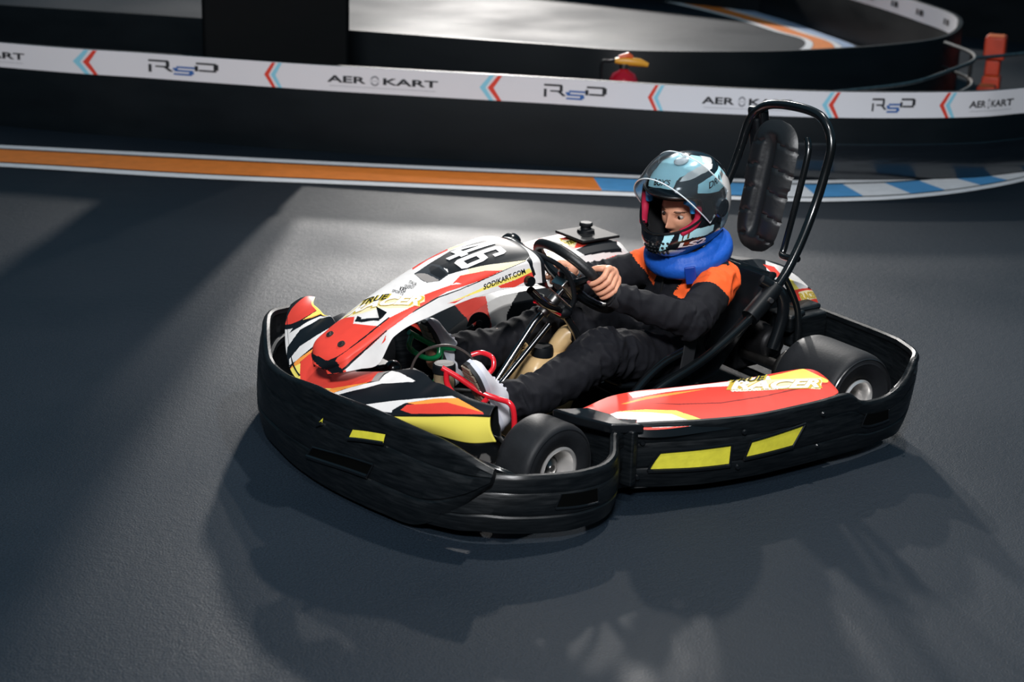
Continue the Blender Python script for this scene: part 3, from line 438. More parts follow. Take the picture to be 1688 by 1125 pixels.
def ribbon(path_a, path_b, z, fa, fb, n=90, t0=0., t1=1., slant=(0, 0)):
    ta = np.linspace(t0, t1, n)
    K = range(len(path_a))
    A = _h(K, path_a, ta*(len(path_a)-1)); B = _h(K, path_b, ta*(len(path_b)-1))
    if slant != (0, 0):
        A2 = A
    p = A+(B-A)*fa; q = A+(B-A)*fb
    vs = [(*x, z) for x in p]+[(*x, z) for x in q]
    return vs, [(i, i+1, n+i+1, n+i) for i in range(n-1)]
KF = [(1.8, -5.45), (0.827, -4.66), (0.079, -4.038), (-0.658, -3.426), (-1.401, -2.845), (-1.889, -2.457), (-2.402, -2.102), (-2.72, -1.955), (-3.031, -1.852), (-3.451, -1.806), (-3.927, -1.839), (-4.6, -1.98), (-5.6, -2.4)]
KN = [(2.0, -4.98), (0.997, -4.190), (0.290, -3.558), (-0.426, -3.005), (-1.125, -2.466), (-1.613, -2.107), (-2.094, -1.769), (-2.375, -1.626), (-2.692, -1.53), (-3.089, -1.487), (-3.519, -1.508), (-4.2, -1.63), (-5.3, -2.05)]
M_kw = mat('white_floor_paint', 'f2f2f4', .45, var=.06, vscale=20)
M_ko = mat('orange_floor_paint', 'f78b36', .45, var=.08, vscale=14)
M_kb = mat('blue_floor_paint', '58a2da', .45, var=.08, vscale=14)
M_kk = mat('black_kerb_paint', '11161a', .5)
M_kp = mat('pale_blue_floor_paint', '9fb6d6', .5)
def near_kerb():
    r = empty('painted_kerb', (-1.4, -2.6, 0), 'long flat kerb with an orange band turning to blue and white stripes along the near barrier', 'kerb')
    vs, fs = ribbon(KF, KN, .004, 0, 1); b = MB().add(vs, fs)
    vs2, _ = ribbon(KF, KN, .0, 0, 1); b.add(vs2, [tuple(reversed(f)) for f in fs]); n = 90
    b.f += [(i, 180+i, 181+i, i+1) for i in range(n-1)]+[(n+i+1, 180+n+i+1, 180+n+i, n+i) for i in range(n-1)]
    b.build('kerb_base', M_kk, r, False)
    for fa, fb in ((0, .15), (.84, 1)):
        MB().add(*ribbon(KF, KN, .006, fa, fb)).build('edge_line', M_kw, r, False)
    ts = np.linspace(0, 1, 4000); K = range(len(KF)); A = _h(K, KF, ts*12); B = _h(K, KN, ts*12)
    def at(px, far): return KT[(px, far)]
    def band(ta, tb, sa, sb, m, nm):
        # between slanted ends: far-edge params ta..sa, near-edge params tb..sb
        n = 40; vs = []
        for f, (x, y) in ((.21, (ta, sa)), (.79, (tb, sb))):
            t = np.linspace(x, y, n); a = _h(K, KF, t); bb = _h(K, KN, t); vs += [(*p, .006) for p in (a+(bb-a)*f)]
        MB().add(vs, [(i, i+1, n+i+1, n+i) for i in range(n-1)]).build(nm, m, r, False)
    t0f, t0n = KT[0]
    band(0, 0, t0f, t0n, M_ko, 'orange_band')
    band(t0f, t0n, KT[1][0], KT[1][1], M_kb, 'blue_band')
    for i in range(1, len(KT)-1):
        band(KT[i][0], KT[i][1], KT[i+1][0], KT[i+1][1], (M_kw if i % 2 else M_kb), 'white_stripe' if i % 2 else 'blue_stripe')
near_kerb()

BP = [(2.3, -7.3), (0.636, -5.126), (0.041, -4.47), (-0.518, -3.871), (-1.005, -3.402), (-1.472, -2.973), (-1.919, -2.537), (-2.393, -2.149), (-2.794, -1.905), (-3.253, -1.707), (-3.607, -1.653), (-4.6, -1.6), (-6.2, -2.1)]
def bp_at(t, z, off=0.):
    t = np.asarray(t, float); K = range(len(BP)); p = _h(K, BP, t); d = _h(K, BP, t+.01)-_h(K, BP, t-.01)
    d /= np.linalg.norm(d, axis=-1)[..., None]; nrm = np.stack([d[..., 1], -d[..., 0]], -1)    # towards the track
    p = p+nrm*off
    return np.stack([p[..., 0], p[..., 1], np.broadcast_to(z, p[..., 0].shape)], -1)
def wall_strip(pathfn, t0, t1, n, prof):   # closed profile [(off, z)], swept
    b = MB(); ts = np.linspace(t0, t1, n); rings = []
    cols = [pathfn(ts, z, o) for o, z in prof]
    for i in range(n): rings.append([c[i] for c in cols])
    b.loft(rings); return b
M_bar = mat('black_barrier_plastic', '060e13', .5, spec=.18, var=.12, vscale=3, stretch=(1, 1, 3), rvar=.05)
M_strip = mat('white_printed_vinyl', 'e3e2e6', .45, spec=.4)
M_cb = mat('light_blue_ink', '8ccfe4', .5); M_cr = mat('red_ink', 'dd4433', .5); M_sb = mat('steel_blue_ink', '2f62a6', .5); M_mk = mat('charcoal_ink', '1c1f24', .5); M_grey = mat('thin_grey_ink', '8a8a90', .5)
SGNB = 1.
def near_barrier():
    r = empty('track_barrier', (-1.5, -3.0, 0), 'near black track barrier carrying the long white sponsor strip', 'barrier')
    o = SGNB
    wall_strip(bp_at, 0, 12, 150, [(0, 0), (0, .455), (-.004*o, .463), (-.03*o, .463), (-.035*o, .455), (-.035*o, 0)]).build('barrier_panel', M_bar, r)
    wall_strip(bp_at, 6.9, 12, 80, [(.002*o, .012), (.006*o, .02), (.006*o, .185), (.002*o, .195), (-.001*o, .195), (-.001*o, .012)]).build('lower_band', mat('glossy_lower_band', '0c1218', .24, spec=.9, coat=.4, bump=.5, bscale=2.2, stretch=(1, 1, 7)), r)
    wall_strip(bp_at, 0, 12, 150, [(.003*o, .33), (.003*o, .46), (.0005*o, .462), (.0005*o, .33)]).build('sponsor_strip', M_strip, r)
    st = r
    def strip_poly(nm, polys, t0, t1, m, z0=.33, z1=.46, cuts=10):
        V = []; F = []
        for p in polys: F.append(tuple(range(len(V), len(V)+len(p)))); V += p
        fn = lambda x, y: bp_at(t0+(t1-t0)*x, z0+(z1-z0)*y, .0045*o)
        return map_mesh(nm, np.array(V, float), F, fn, m, st, cuts)
    def chevron(t0, t1, red_first):
        w = .30; a = [(0, .5), (.5, 1), (.5+w*.75, 1), (w, .5), (.5+w*.75, 0), (.5, 0)]
        one = lambda d: [(x*.72+d, y) for x, y in a]
        up = lambda P: [[P[0], P[1], P[2], P[3]], [P[0], P[3], P[4], P[5]]]
        strip_poly('red_chevron', up(one(0 if red_first else .3)), t0, t1, M_cr, cuts=4); strip_poly('blue_chevron', up(one(.3 if red_first else 0)), t0, t1, M_cb, cuts=4)
    for a, b in [(1.335, 1.566), (4.453, 4.678), (7.355, 7.598)]: chevron(a, b, False)
    for a, b in [(2.758, 2.911), (5.845, 6.005), (8.639, 8.864)]: chevron(a, b, True)
    def rect(x0, y0, x1, y1): return [(x0, y0), (x1, y0), (x1, y1), (x0, y1)]
    for a, b in [(1.977, 2.446), (4.987, 5.506), (7.928, 8.384)]:
        R = [rect(0, 0, .045, .62), rect(0, .85, .29, 1), rect(.25, .5, .30, .9), rect(.10, .42, .29, .54), [(.22, .42), (.28, .42), (.36, .12), (.30, .12)]]
        Pp = [rect(.68, .85, .97, 1), rect(.93, .45, 1, .92), rect(.72, .30, .97, .44), rect(.66, .30, .71, .72)]
        S = [rect(.40, .56, .66, .70), rect(.35, .56, .42, .40), rect(.37, .28, .64, .42), rect(.58, .28, .65, .12), rect(.36, 0, .62, .14)]
        strip_poly('brand_letter', R, a, b, M_mk, .365, .432); strip_poly('brand_letter', Pp, a, b, M_mk, .365, .432); strip_poly('brand_letter', S, a, b, M_sb, .358, .425)
    for a, b in [(.738, 1.089), (3.217, 4.111), (6.284, 7.04), (8.996, 9.887)]:
        for s, x0, x1 in (('AER', 0, .345), ('KART', .50, 1.)):
            V, F, p, q = text2d(s, .028)
            fn = lambda x, y, x0=x0, x1=x1: bp_at(a+(b-a)*(x0+(x1-x0)*x), .378+.036*y, .0045*o)
            map_mesh('brand_word', (V-p)/(q-p), F, fn, M_mk, st, 8)
        c = .425; P = []
        for k in range(20):
            a0, a1 = k*math.tau/20, (k+1)*math.tau/20
            if k % 10 in (0, 9): continue
            P.append([(c+.042*math.cos(a0), .5+.75*math.sin(a0)), (c+.042*math.cos(a1), .5+.75*math.sin(a1)), (c+.028*math.cos(a1), .5+.5*math.sin(a1)), (c+.028*math.cos(a0), .5+.5*math.sin(a0))])
        strip_poly('brand_ring', P+[rect(c-.05, .47, c+.05, .53), rect(.02, -.55, .98, -.50)], a, b, M_grey, .378, .414)
near_barrier()

def poly_at(PTS):
    K = range(len(PTS))
    def g(t, z, off=0.):
        t = np.asarray(t, float); p = _h(K, PTS, t); d = _h(K, PTS, t+.01)-_h(K, PTS, t-.01); d /= np.linalg.norm(d, axis=-1)[..., None]
        p = p+np.stack([d[..., 1], -d[..., 0]], -1)*off
        return np.stack([p[..., 0], p[..., 1], np.broadcast_to(z, p[..., 0].shape)], -1)
    return g
B2 = [(2.6, -9.2), (0.156, -6.519), (-0.784, -5.49), (-1.357, -4.751), (-2.115, -3.859), (-2.439, -3.483), (-2.937, -3.217), (-3.371, -3.072), (-4.0, -3.0), (-4.55, -3.06), (-5.05, -3.33), (-5.5, -3.75), (-5.8, -4.35), (-6.05, -4.95), (-6.32, -5.75), (-6.62, -6.7), (-6.95, -7.9), (-7.2, -9)]
g2 = poly_at(B2)
r = empty('track_barrier', (-3, -3.1, 0), 'curved black hairpin barrier behind the sponsor barrier, white strip on its far face', 'barrier')
wall_strip(g2, 0, 17, 170, [(0, 0), (0, .455), (-.004, .463), (-.03, .463), (-.035, .455), (-.035, 0)]).build('barrier_panel', M_bar, r)
wall_strip(g2, 10.6, 17, 60, [(-.038, .33), (-.038, .46), (-.0355, .46), (-.0355, .33)]).build('white_strip', M_strip, r)
for tt in (11.1, 11.8, 12.5, 13.1, 13.7):
    for k, w_ in ((0, .10), (.13, .05)):
        q = g2(np.array([tt+k, tt+k+w_]), .375, -.040); q2 = g2(np.array([tt+k, tt+k+w_]), .415, -.040)
        MB().add([q[0], q[1], q2[1], q2[0]], [(0, 1, 2, 3)]).build('brand_word', M_mk, r, False)
# curved kerb inside the hairpin
C1 = [(-6.35, -9), (-6.3, -7.8), (-6.22, -7.0), (-6.12, -6.5), (-5.98, -6.02), (-5.88, -5.58), (-5.48, -5.22), (-4.9, -5.0), (-4.2, -4.9)]
C2_ = [(-7.12, -9), (-6.88, -7.8), (-6.62, -6.9), (-6.48, -6.35), (-6.28, -5.8), (-6.1, -5.3), (-5.9, -4.95), (-5.6, -4.5), (-5.2, -4.2)]
r = empty('painted_kerb', (-5.6, -6, 0), 'curved orange and white kerb inside the far hairpin corner', 'kerb')
for fa, fb, m, nm in ((0, .15, M_kw, 'edge_line'), (.16, .55, M_ko, 'orange_band'), (.56, .70, M_kw, 'edge_line'), (.71, 1., M_kp, 'pale_blue_band')):
    MB().add(*ribbon(C1, C2_, .006, fa, fb)).build(nm, m, r, False)

# far barrier and far side barrier
B3 = [(-2.0, -14.5), (-5.2, -10.0), (-6.9, -6.3), (-7.85, -3.6), (-8.8, -.8), (-10, 2)]
g3 = poly_at(B3)
r = empty('track_barrier', (-7.3, -5, 0), 'farthest plain black barrier crossing the top right corner', 'barrier')
wall_strip(g3, 0, 5, 60, [(0, 0), (0, .58), (-.035, .58), (-.035, 0)]).build('barrier_panel', M_bar, r)

# wrapped column
def column():
    d = Vector((-.877, .48, 0)); n = Vector((-.48, -.877, 0)); w_, dp = .78, .5; p = Vector((-.87, -3.95, 0))-d*w_
    b = MB(); R = Matrix((d, n, (0, 0, 1))).transposed()
    b.box(p+d*w_/2+n*dp/2+Vector((0, 0, 2.2)), (w_, dp, 4.4), R)
    o = b.build('column', mat('dark_padded_wrap', '030608', .7, spec=.12, bump=.2, bscale=8), None, bevel=.02); o.location = (0, 0, 0)
    tag(o, 'thick black wrapped column rising behind the sponsor strip', 'column')
    e = MB()
    for zz in (.9, 1.8): e.box(p+d*w_/2+n*dp/2+Vector((0, 0, zz)), (w_+.012, dp+.012, .05), R)
    e.build('wrap_strap', M_gloss, o)
column()

# fire extinguisher
def extinguisher():
    G = Vector((-1.965, -2.95, 0)); r = empty('fire_extinguisher', G, 'red fire extinguisher with yellow head standing behind the sponsor strip', 'fire extinguisher')
    M_r = mat('red_cylinder_enamel', 'a80f24', .2, coat=.6); M_y = mat('yellow_handle_plastic', 'e8a536', .4)
    MB().lathe([(0.001, .03), (.07, .03), (.082, .05), (.083, .38), (.078, .415), (.06, .45), (.03, .467), (.022, .475), (.022, .49)], G, (0, 0, 1)).build('cylinder', M_r, r)
    MB().lathe([(0, 0), (.085, 0), (.087, .04), (.083, .05)], G, (0, 0, 1)).build('base_ring', M_ink, r)
    MB().cyl(G+Vector((0, 0, .48)), G+Vector((0, 0, .505)), .026).build('valve', M_chrome, r)
    d = Vector((-.81, .59, 0)); rt = Vector((-.81, .59, 0))
    b = MB(); b.tube([G+rt*-.05+Vector((0, 0, .518)), G+Vector((0, 0, .518)), G+rt*.08+Vector((0, 0, .512)), G+rt*.125+Vector((0, 0, .500))], [.014, .024, .022, .012]); b.build('handle', M_y, r)
    MB().tube([G+rt*-.03+Vector((0, 0, .535)), G+rt*.02+Vector((0, 0, .548)), G+rt*.04+Vector((0, 0, .535))], [.012, .018, .012]).build('trigger', mat('orange_trigger', 'e06030', .4), r)
    MB().tube(sm([G+rt*-.04+Vector((0, 0, .52)), G+rt*-.08+Vector((0, 0, .515)), G+rt*-.12+Vector((0, 0, .50)), G+rt*-.115+Vector((0, 0, .35)), G+rt*-.1+Vector((0, 0, .15))]), .008).build('hose', M_ink, r)
extinguisher()

# rail fence and orange connector blocks beyond the hairpin
def rail_fence():
    r = empty('rail_fence', (-4.6, -2.4, 0), 'thin bent steel rail fence curving beside the orange blocks', 'fence')
    P = [(-2.62, -2.06), (-3.19, -2.07), (-3.76, -2.27), (-4.12, -2.43), (-4.33, -2.62), (-4.45, -2.86), (-4.5, -2.98)]
    for z in (.45, .30, .14): MB().tube(sm([(x, y, z) for x, y in P], 6), .011, 8).build('rail', M_steel, r)
    for i in (4,): MB().cyl((*P[i], 0), (*P[i], .45), .012, n=8).build('post', M_steel, r)
    Q = [(-4.33, -2.62), (-5.0, -2.62), (-6.2, -2.8)]
    MB().tube(sm([(x, y, .42) for x, y in Q], 5), .011, 8).build('rail', M_steel, r)
rail_fence()
M_ob = mat('orange_red_moulded_plastic', 'd8472a', .45, var=.12, vscale=12)
def block(x, y, z, w_, h, label, rz=.6):
    R = Matrix.Rotation(rz, 3, 'Z')
    o = bpy.data.objects.new('connector_block', None); COL.objects.link(o); o.location = (x, y, z); o.rotation_euler = (0, 0, rz); tag(o, label, 'block', 'orange connector blocks by the rail fence')
    MB().box((x, y, z+h/2), (w_, w_*.8, h*.96), R, .94).build('body', M_ob, o, bevel=.012)
    MB().box((x, y, z+h-.008), (w_*.8, w_*.62, .016), R).build('cap', mat('pale_orange_plastic', 'e8763c', .5), o, bevel=.004)
for args in ORB: block(*args)
M_wall = mat('dark_hall_wall', '0b1014', .8, spec=.1)
for nm, a, b in (('wall_back', (-25.8, -25.8), (11.8, -25.8)), ('wall_left', (11.8, -25.8), (11.8, 11.8)), ('wall_right', (-25.8, 11.8), (-25.8, -25.8)), ('wall_front', (11.8, 11.8), (-25.8, 11.8))):
    a = Vector((*a, 0)); b_ = Vector((*b, 0)); d = (b_-a); L_ = d.length; d.normalize(); n = Vector((-d.y, d.x, 0))
    o = MB().box(a+d*L_/2-n*.1+Vector((0, 0, 2.5)), (L_, .2, 5.0), Matrix((d, n, (0, 0, 1))).transposed()).build(nm, M_wall, None, False); tag(o, kind='structure')
# ================================================================== THE KART
kart = empty('go_kart', (.6, 0, 0), 'red, white and black go-kart number 46 with black bumper all round', 'go-kart')

def mir(o, name=None):      # mirrored part for the right-hand side
    me = o.data.copy(); me.transform(Matrix.Diagonal((1, -1, 1, 1))); me.flip_normals()
    c = bpy.data.objects.new(name or o.name.split('.')[0], me); COL.objects.link(c); c.parent = kart; c.matrix_parent_inverse = o.matrix_parent_inverse.copy()
    for md in o.modifiers:
        n = c.modifiers.new(md.name, md.type)
        for p in ('thickness', 'offset', 'width', 'segments', 'limit_method', 'angle_limit'):
            if hasattr(md, p): setattr(n, p, getattr(md, p))
    return c

# --- bumpers: stations of (top xyz) and (bottom xyz); outward side profile between them
def bumper(name, top, bot, n=90, th=.018, bulge=.012, ribs=True, lip=.010, m=M_black, k0=0., k1=1.):
    K = np.linspace(0, 1, len(top)); ts = np.linspace(k0, k1, n)
    T = _h(K, top, ts); B = _h(K, bot, ts)
    d = np.gradient((T+B)/2, axis=0); d[:, 2] = 0; d /= np.linalg.norm(d, axis=1)[:, None]
    N = np.stack([d[:, 1], -d[:, 0], d[:, 2]*0], -1)
    prof = [(0, 0), (.10, .5), (.22, .9), (.30, 1.0), (.33, .65), (.36, 1.0), (.5, 1.0), (.70, .85), (.74, .5), (.78, .75), (.92, .25), (.97, .35), (1.0, .2)]
    rings = []
    for i in range(n):
        ring = []
        for f, bl in prof:
            p = B[i]+(T[i]-B[i])*f+N[i]*bulge*bl; ring.append(p)
        up = np.array([0, 0, 1.])
        ring.append(T[i]+up*lip*.8-N[i]*th*.2); ring.append(T[i]+up*lip-N[i]*th*.6); ring.append(T[i]+up*lip*.6-N[i]*th*1.1); ring.append(T[i]-N[i]*th*1.2-up*.008)
        ring.append(T[i]-N[i]*th*.9-up*.016); ring.append(B[i]-N[i]*th)
        rings.append(ring)
    o = MB().loft(rings).build(name, m, kart, True, 38)
    def at(t, f, off=.0):
        t = np.atleast_1d(np.asarray(t, float)); Tt = _h(K, top, t); Bt = _h(K, bot, t); e = 1e-3
        dd = (_h(K, top, t+e)+_h(K, bot, t+e)-_h(K, top, t-e)-_h(K, bot, t-e)); dd[:, 2] = 0; dd /= np.linalg.norm(dd, axis=1)[:, None]
        NN = np.stack([dd[:, 1], -dd[:, 0], dd[:, 2]*0], -1); f = np.atleast_1d(np.asarray(f, float))[:, None]
        return Bt+(Tt-Bt)*f+NN*(bulge+off)
    return o, at
def S(pts): return [tuple(p) for p in pts]
# stations run rear->front on the left so the outward normal points away from the kart
noseT = [(1.322, .655, .212), (1.352, .60, .232), (1.385, .51, .255), (1.425, .38, .268), (1.462, .22, .275), (1.492, .08, .272), (1.494, 0, .268)]
noseB = [(1.325, .652, .178), (1.385, .57, .085), (1.445, .475, .022), (1.485, .35, .018), (1.515, .19, .016), (1.528, .08, .016), (1.53, 0, .016)]
rt = [(x, -y, z) for x, y, z in noseT[:-1]][::-1]; rb = [(x, -y, z) for x, y, z in noseB[:-1]][::-1]
# right tip sits a little higher and rounder
rt[0:4] = [(1.502, -.08, .262), (1.490, -.22, .240), (1.458, -.38, .234), (1.412, -.51, .242)]; rt[-1] = (1.20, -.745, .262); rt[-2] = (1.285, -.705, .268); rt[-3] = (1.36, -.59, .268); rb[-1] = (1.20, -.742, .10); rb[-2] = (1.30, -.68, .05); rb[-3] = (1.40, -.54, .035)
nose, nose_at = bumper('nose_bumper', (noseT+rt)[::-1], (noseB+rb)[::-1], n=110, bulge=.014)
sT = [(1.395, .515, .16), (1.345, .592, .180), (1.29, .652, .190), (1.235, .690, .190), (1.15, .716, .186), (1.07, .728, .183), (1.0, .724, .184), (.945, .70, .192), (.905, .655, .205), (.87, .615, .215), (.82, .607, .222), (.75, .632, .224),
      (.62, .680, .222), (.44, .722, .218), (.22, .732, .216), (.09, .736, .220), (.02, .738, .184), (-.06, .738, .178), (-.16, .728, .206), (-.235, .705, .262), (-.30, .65, .268), (-.345, .54, .268)]
sB = [(1.435, .485, .03), (1.385, .575, .032), (1.34, .622, .036), (1.285, .664, .032), (1.18, .715, .03), (1.10, .735, .03), (1.02, .728, .03), (.95, .695, .03), (.885, .63, .03), (.835, .59, .035), (.78, .61, .035), (.72, .642, .035),
      (.60, .69, .035), (.42, .722, .035), (.20, .732, .035), (.05, .734, .035), (-.02, .73, .035), (-.08, .722, .035), (-.16, .71, .035), (-.225, .68, .04), (-.28, .63, .06), (-.325, .53, .09)]
side, side_at = bumper('side_bumper', sT, sB, n=190, bulge=.010)
side_r = mir(side)
rT = [(-.345, .56, .266), (-.365, .45, .262), (-.375, .2, .26), (-.375, 0, .26)]; rB = [(-.325, .55, .10), (-.345, .45, .10), (-.355, .2, .10), (-.355, 0, .10)]
rT += [(x, -y, z) for x, y, z in rT[:-1]][::-1]; rB += [(x, -y, z) for x, y, z in rB[:-1]][::-1]
rear, rear_at = bumper('rear_bumper', rT, rB, n=50, bulge=.008)

def patch(name, at, quad, m, off=.0015, thick=.003, parent=None, nx=10, frame=None):
    # quad in (t, f): bl, br, tr, tl; frame (t, f) ridge round the opening
    q = np.array(quad, float); V = []
    for r_ in range(5):
        for c in range(nx+1):
            x, y = c/nx, r_/4; p = q[0]*(1-x)*(1-y)+q[1]*x*(1-y)+q[2]*x*y+q[3]*(1-x)*y
            V.append(at(p[0], p[1], off)[0])
    F = [(r_*(nx+1)+c, r_*(nx+1)+c+1, (r_+1)*(nx+1)+c+1, (r_+1)*(nx+1)+c) for r_ in range(4) for c in range(nx)]
    o = MB().add(V, F).build(name, m, parent, False)
    if frame is not None:
        for i, rad in enumerate(frame):
            if rad <= 0: continue
            a, b = q[i], q[(i+1) % 4]
            MB().tube([at(*(a+(b-a)*k/10), off+.001)[0] for k in range(11)], rad, 6).build('window_lip', M_gloss, parent)
    return o
for o, quads in ((side, SIDE_WIN),):
    for q in quads: patch('yellow_window', side_at, q, M_foam, parent=side, frame=(.0065, .004, .004, .004))
for q in NOSE_WIN: patch('yellow_slot', nose_at, q, M_foam, parent=nose, frame=(.006, 0, 0, 0))
for q in NOSE_DARK: patch('air_slot', nose_at, q, mat('dark_opening', '020303', .9, spec=.05), parent=nose, frame=(.0065, .003, .003, .003))
for q in SIDE_DARK: patch('air_slot', side_at, q, mat('dark_opening', '020303', .9, spec=.05), parent=side, frame=(.004, .002, 0, .002))
for t, f in SIDE_BOLT:
    p = side_at(t, f, .0)[0]; q = side_at(t, f, .02)[0]; MB().cyl(p, Vector(p)+(Vector(q)-Vector(p))*.25, .009, .006, 12).build('rivet', M_gloss, side)

# --- floor tray and chassis tubes
def slab(name, pts, z0, z1, m, parent=kart, bevel=.003):
    n = len(pts); b = MB().add([(x, y, z0) for x, y in pts]+[(x, y, z1) for x, y in pts], [tuple(range(n))[::-1], tuple(range(n, 2*n))]+[(i, (i+1) % n, n+(i+1) % n, n+i) for i in range(n)])
    return b.build(name, m, parent, bevel=bevel)
slab('floor_tray', [(1.36, .28), (1.36, -.28), (1.0, -.34), (.35, -.34), (.35, .34), (1.0, .34)], .035, .042, mat('dark_floor_plate', '1a1d20', .4, metal=.6))
slab('nose_light_blocker', [(1.50, .1), (1.47, .33), (1.40, .5), (1.30, .62), (1.22, .40), (1.05, .36), (1.05, -.36), (1.22, -.40), (1.28, -.62), (1.40, -.5), (1.47, -.33), (1.50, -.1)], .028, .034, M_black)  # added unseen slab that stops light leaking out under the nose
for s in (1, -1):
    slab('pod_light_blocker', [(.80, .60*s), (.60, .68*s), (.1, .71*s), (.17, .45*s), (.17, .34*s), (.80, .34*s)][::s], .028, .034, M_black)  # added unseen slab below each pod, blocks light passing under the kart
    MB().tube(sm([(1.40, .22*s, .06), (1.2, .30*s, .06), (.95, .36*s, .06), (.5, .38*s, .065), (.1, .36*s, .07), (-.25, .32*s, .09)], 6), .015).build('chassis_rail', M_tube, kart)
for x in (1.38, .95, .42, -.12): MB().tube([(x, -.36, .06), (x, .36, .06)], .014).build('cross_tube', M_tube, kart)
for s in (1, -1): MB().tube(sm([(1.10, .36*s, .07), (1.07, .42*s, .10), (1.07, .50*s, .13)], 5), .02).build('stub_axle', M_steel, kart)
MB().tube([(-.07, -.50, .145), (-.07, .50, .145)], .02).build('rear_axle', M_steel, kart)
MB().tube(sm([(1.32, .24, .16), (1.31, .40, .18), (1.24, .56, .17), (1.15, .60, .12)], 5), .011).build('bumper_bracket', M_tube, kart)
MB().tube([(.86, 0, .14), (1.02, .25, .11), (1.07, .40, .12)], .007).build('tie_rod', M_steel, kart)
MB().tube([(.86, 0, .14), (1.02, -.25, .11), (1.07, -.40, .12)], .007).build('tie_rod', M_steel, kart)

# --- wheels
def wheel(name, c, R, W_, rr, steer, side):
    c = Vector(c); ax = Vector((-math.sin(steer), math.cos(steer), 0))*side
    hw = W_/2
    prof = [(rr, -hw*.82), (rr+.012, -hw*.95), (R*.80, -hw), (R*.93, -hw*.96), (R*.985, -hw*.82), (R, -hw*.6), (R*1.0, 0), (R, hw*.6), (R*.985, hw*.80), (R*.955, hw*.93), (R*.90, hw*1.0), (R*.84, hw*1.0), (R*.80, hw*1.03), (R*.74, hw*1.0), (rr+.012, hw*.95), (rr, hw*.80)]
    t = MB().lathe(prof, c, ax, 72).build(name, M_rubber, kart, True, 50)
    MB().lathe([(R*.915, hw*1.01), (R*.90, hw*1.035), (R*.885, hw*1.01)], c, ax, 72).build('sidewall_ring', M_side, t, True, 80)
    MB().lathe([(rr+.004, -hw*.9), (rr, -hw*.8), (rr*.8, -hw*.4), (rr*.8, hw*.2), (rr-.006, hw*.72), (rr+.002, hw*.86), (rr+.004, hw*.94), (rr-.003, hw*.98), (rr-.008, hw*.93), (rr-.010, hw*.78), (rr*.74, hw*.2), (rr*.74, -hw*.25), (.03, -hw*.28)], c, ax, 56).build('rim', mat('cast_wheel_metal', 'f2efec', .30, metal=.75), t, True, 35)
    h = MB(); a = (Vector((0, 0, 1))-ax*ax.z).normalized(); b = ax.cross(a)
    h.lathe([(0, hw*.55), (.010, hw*.55), (.012, hw*.5), (.026, hw*.42), (.030, -hw*.25)], c, ax, 24)
    h.build('hub', M_steel, t)
    for k in range(3):
        an = k*math.tau/3+.4; p = c+(a*math.cos(an)+b*math.sin(an))*rr*.55
        MB().lathe([(0, -hw*.05), (.007, -hw*.05), (.007, -hw*.28)], p, ax, 10).build('wheel_nut', M_chrome, t)
        sp = MB(); d = (a*math.cos(an)+b*math.sin(an)); sp.tube([c+d*.02-ax*hw*.25, c+d*rr*.78-ax*hw*.2], [.016, .02], 8); sp.build('spoke', M_steel, t)
    return t
wheel('front_wheel', (1.065, .530, .136), .136, .130, .067, math.radians(9), 1)
wheel('front_wheel', (1.065, -.530, .136), .136, .130, .067, math.radians(9), -1)
wheel('rear_wheel', (-.07, .515, .148), .148, .25, .060, 0, 1)
wheel('rear_wheel', (-.07, -.515, .148), .148, .25, .060, 0, -1)

# --- number fairing
CEN.update(hood=(1.1, 0, .0), pod=(.5, .55, -1), cover=(.4, -.6, -.4), rcover=(-.25, 0, -.5), helmet=tuple(HC))
hd = surf_obj('number_fairing', hood, (0, 1), (-1, 1), 420, 260, M_paint, kart, key='hood', base='white', thick=.004,
              sym=lambda u, v: (u, np.where(v < -.62, -v, v)), flip=True)
R_ = []
MB().loft([[hood(np.array([u_]), np.array([v_]))[0] for v_ in np.linspace(-.99, .99, 24)] for u_ in (1.0,)] + [[(.775-.02*0, y, .50+.0*y) for y in np.linspace(-.135, .135, 24)]], close=False).build('fairing_back', M_gloss, hd)
def digits():
    def r(x0, y0, x1, y1): return [(x0, y0), (x1, y0), (x1, y1), (x0, y1)]
    four = [r(.25, 0, .40, 1), r(0, .20, .25, .35), r(.40, .20, .48, .35), [(0, .35), (.13, .35), (.25, .80), (.25, 1), (.20, 1)]]
    six = [r(.53, .09, .68, .91), [(.53, .09), (.60, 0), (.93, 0), (1, .09), (.86, .15), (.68, .15)], r(.86, .15, 1, .43), [(1, .09), (1, .15), (.86, .15)], [(.68, .42), (.86, .42), (1, .43), (.93, .57), (.68, .57)],
           [(.53, .91), (.68, .86), (.86, .86), (1, .91), (.93, 1), (.60, 1)], r(.86, .70, 1, .86), [(.86, .86), (1, .86), (1, .91)]]
    for nm, ps in (('digit_four', four), ('digit_six', six)):
        V = []; F = []
        for p in ps: F.append(tuple(range(len(V), len(V)+len(p)))); V += p
        V = np.array([(x, y) for x, y in V], float)
        map_mesh(nm, V, F, on_surface(hood, TEXTQ['number'][1], .0016), M_white, hd, 24)
digits()
lettering('web_address', 'SODIKART.COM', hood, TEXTQ['sodikart_hood'][1], M_ink, hd, fat=.02, shear=.25)
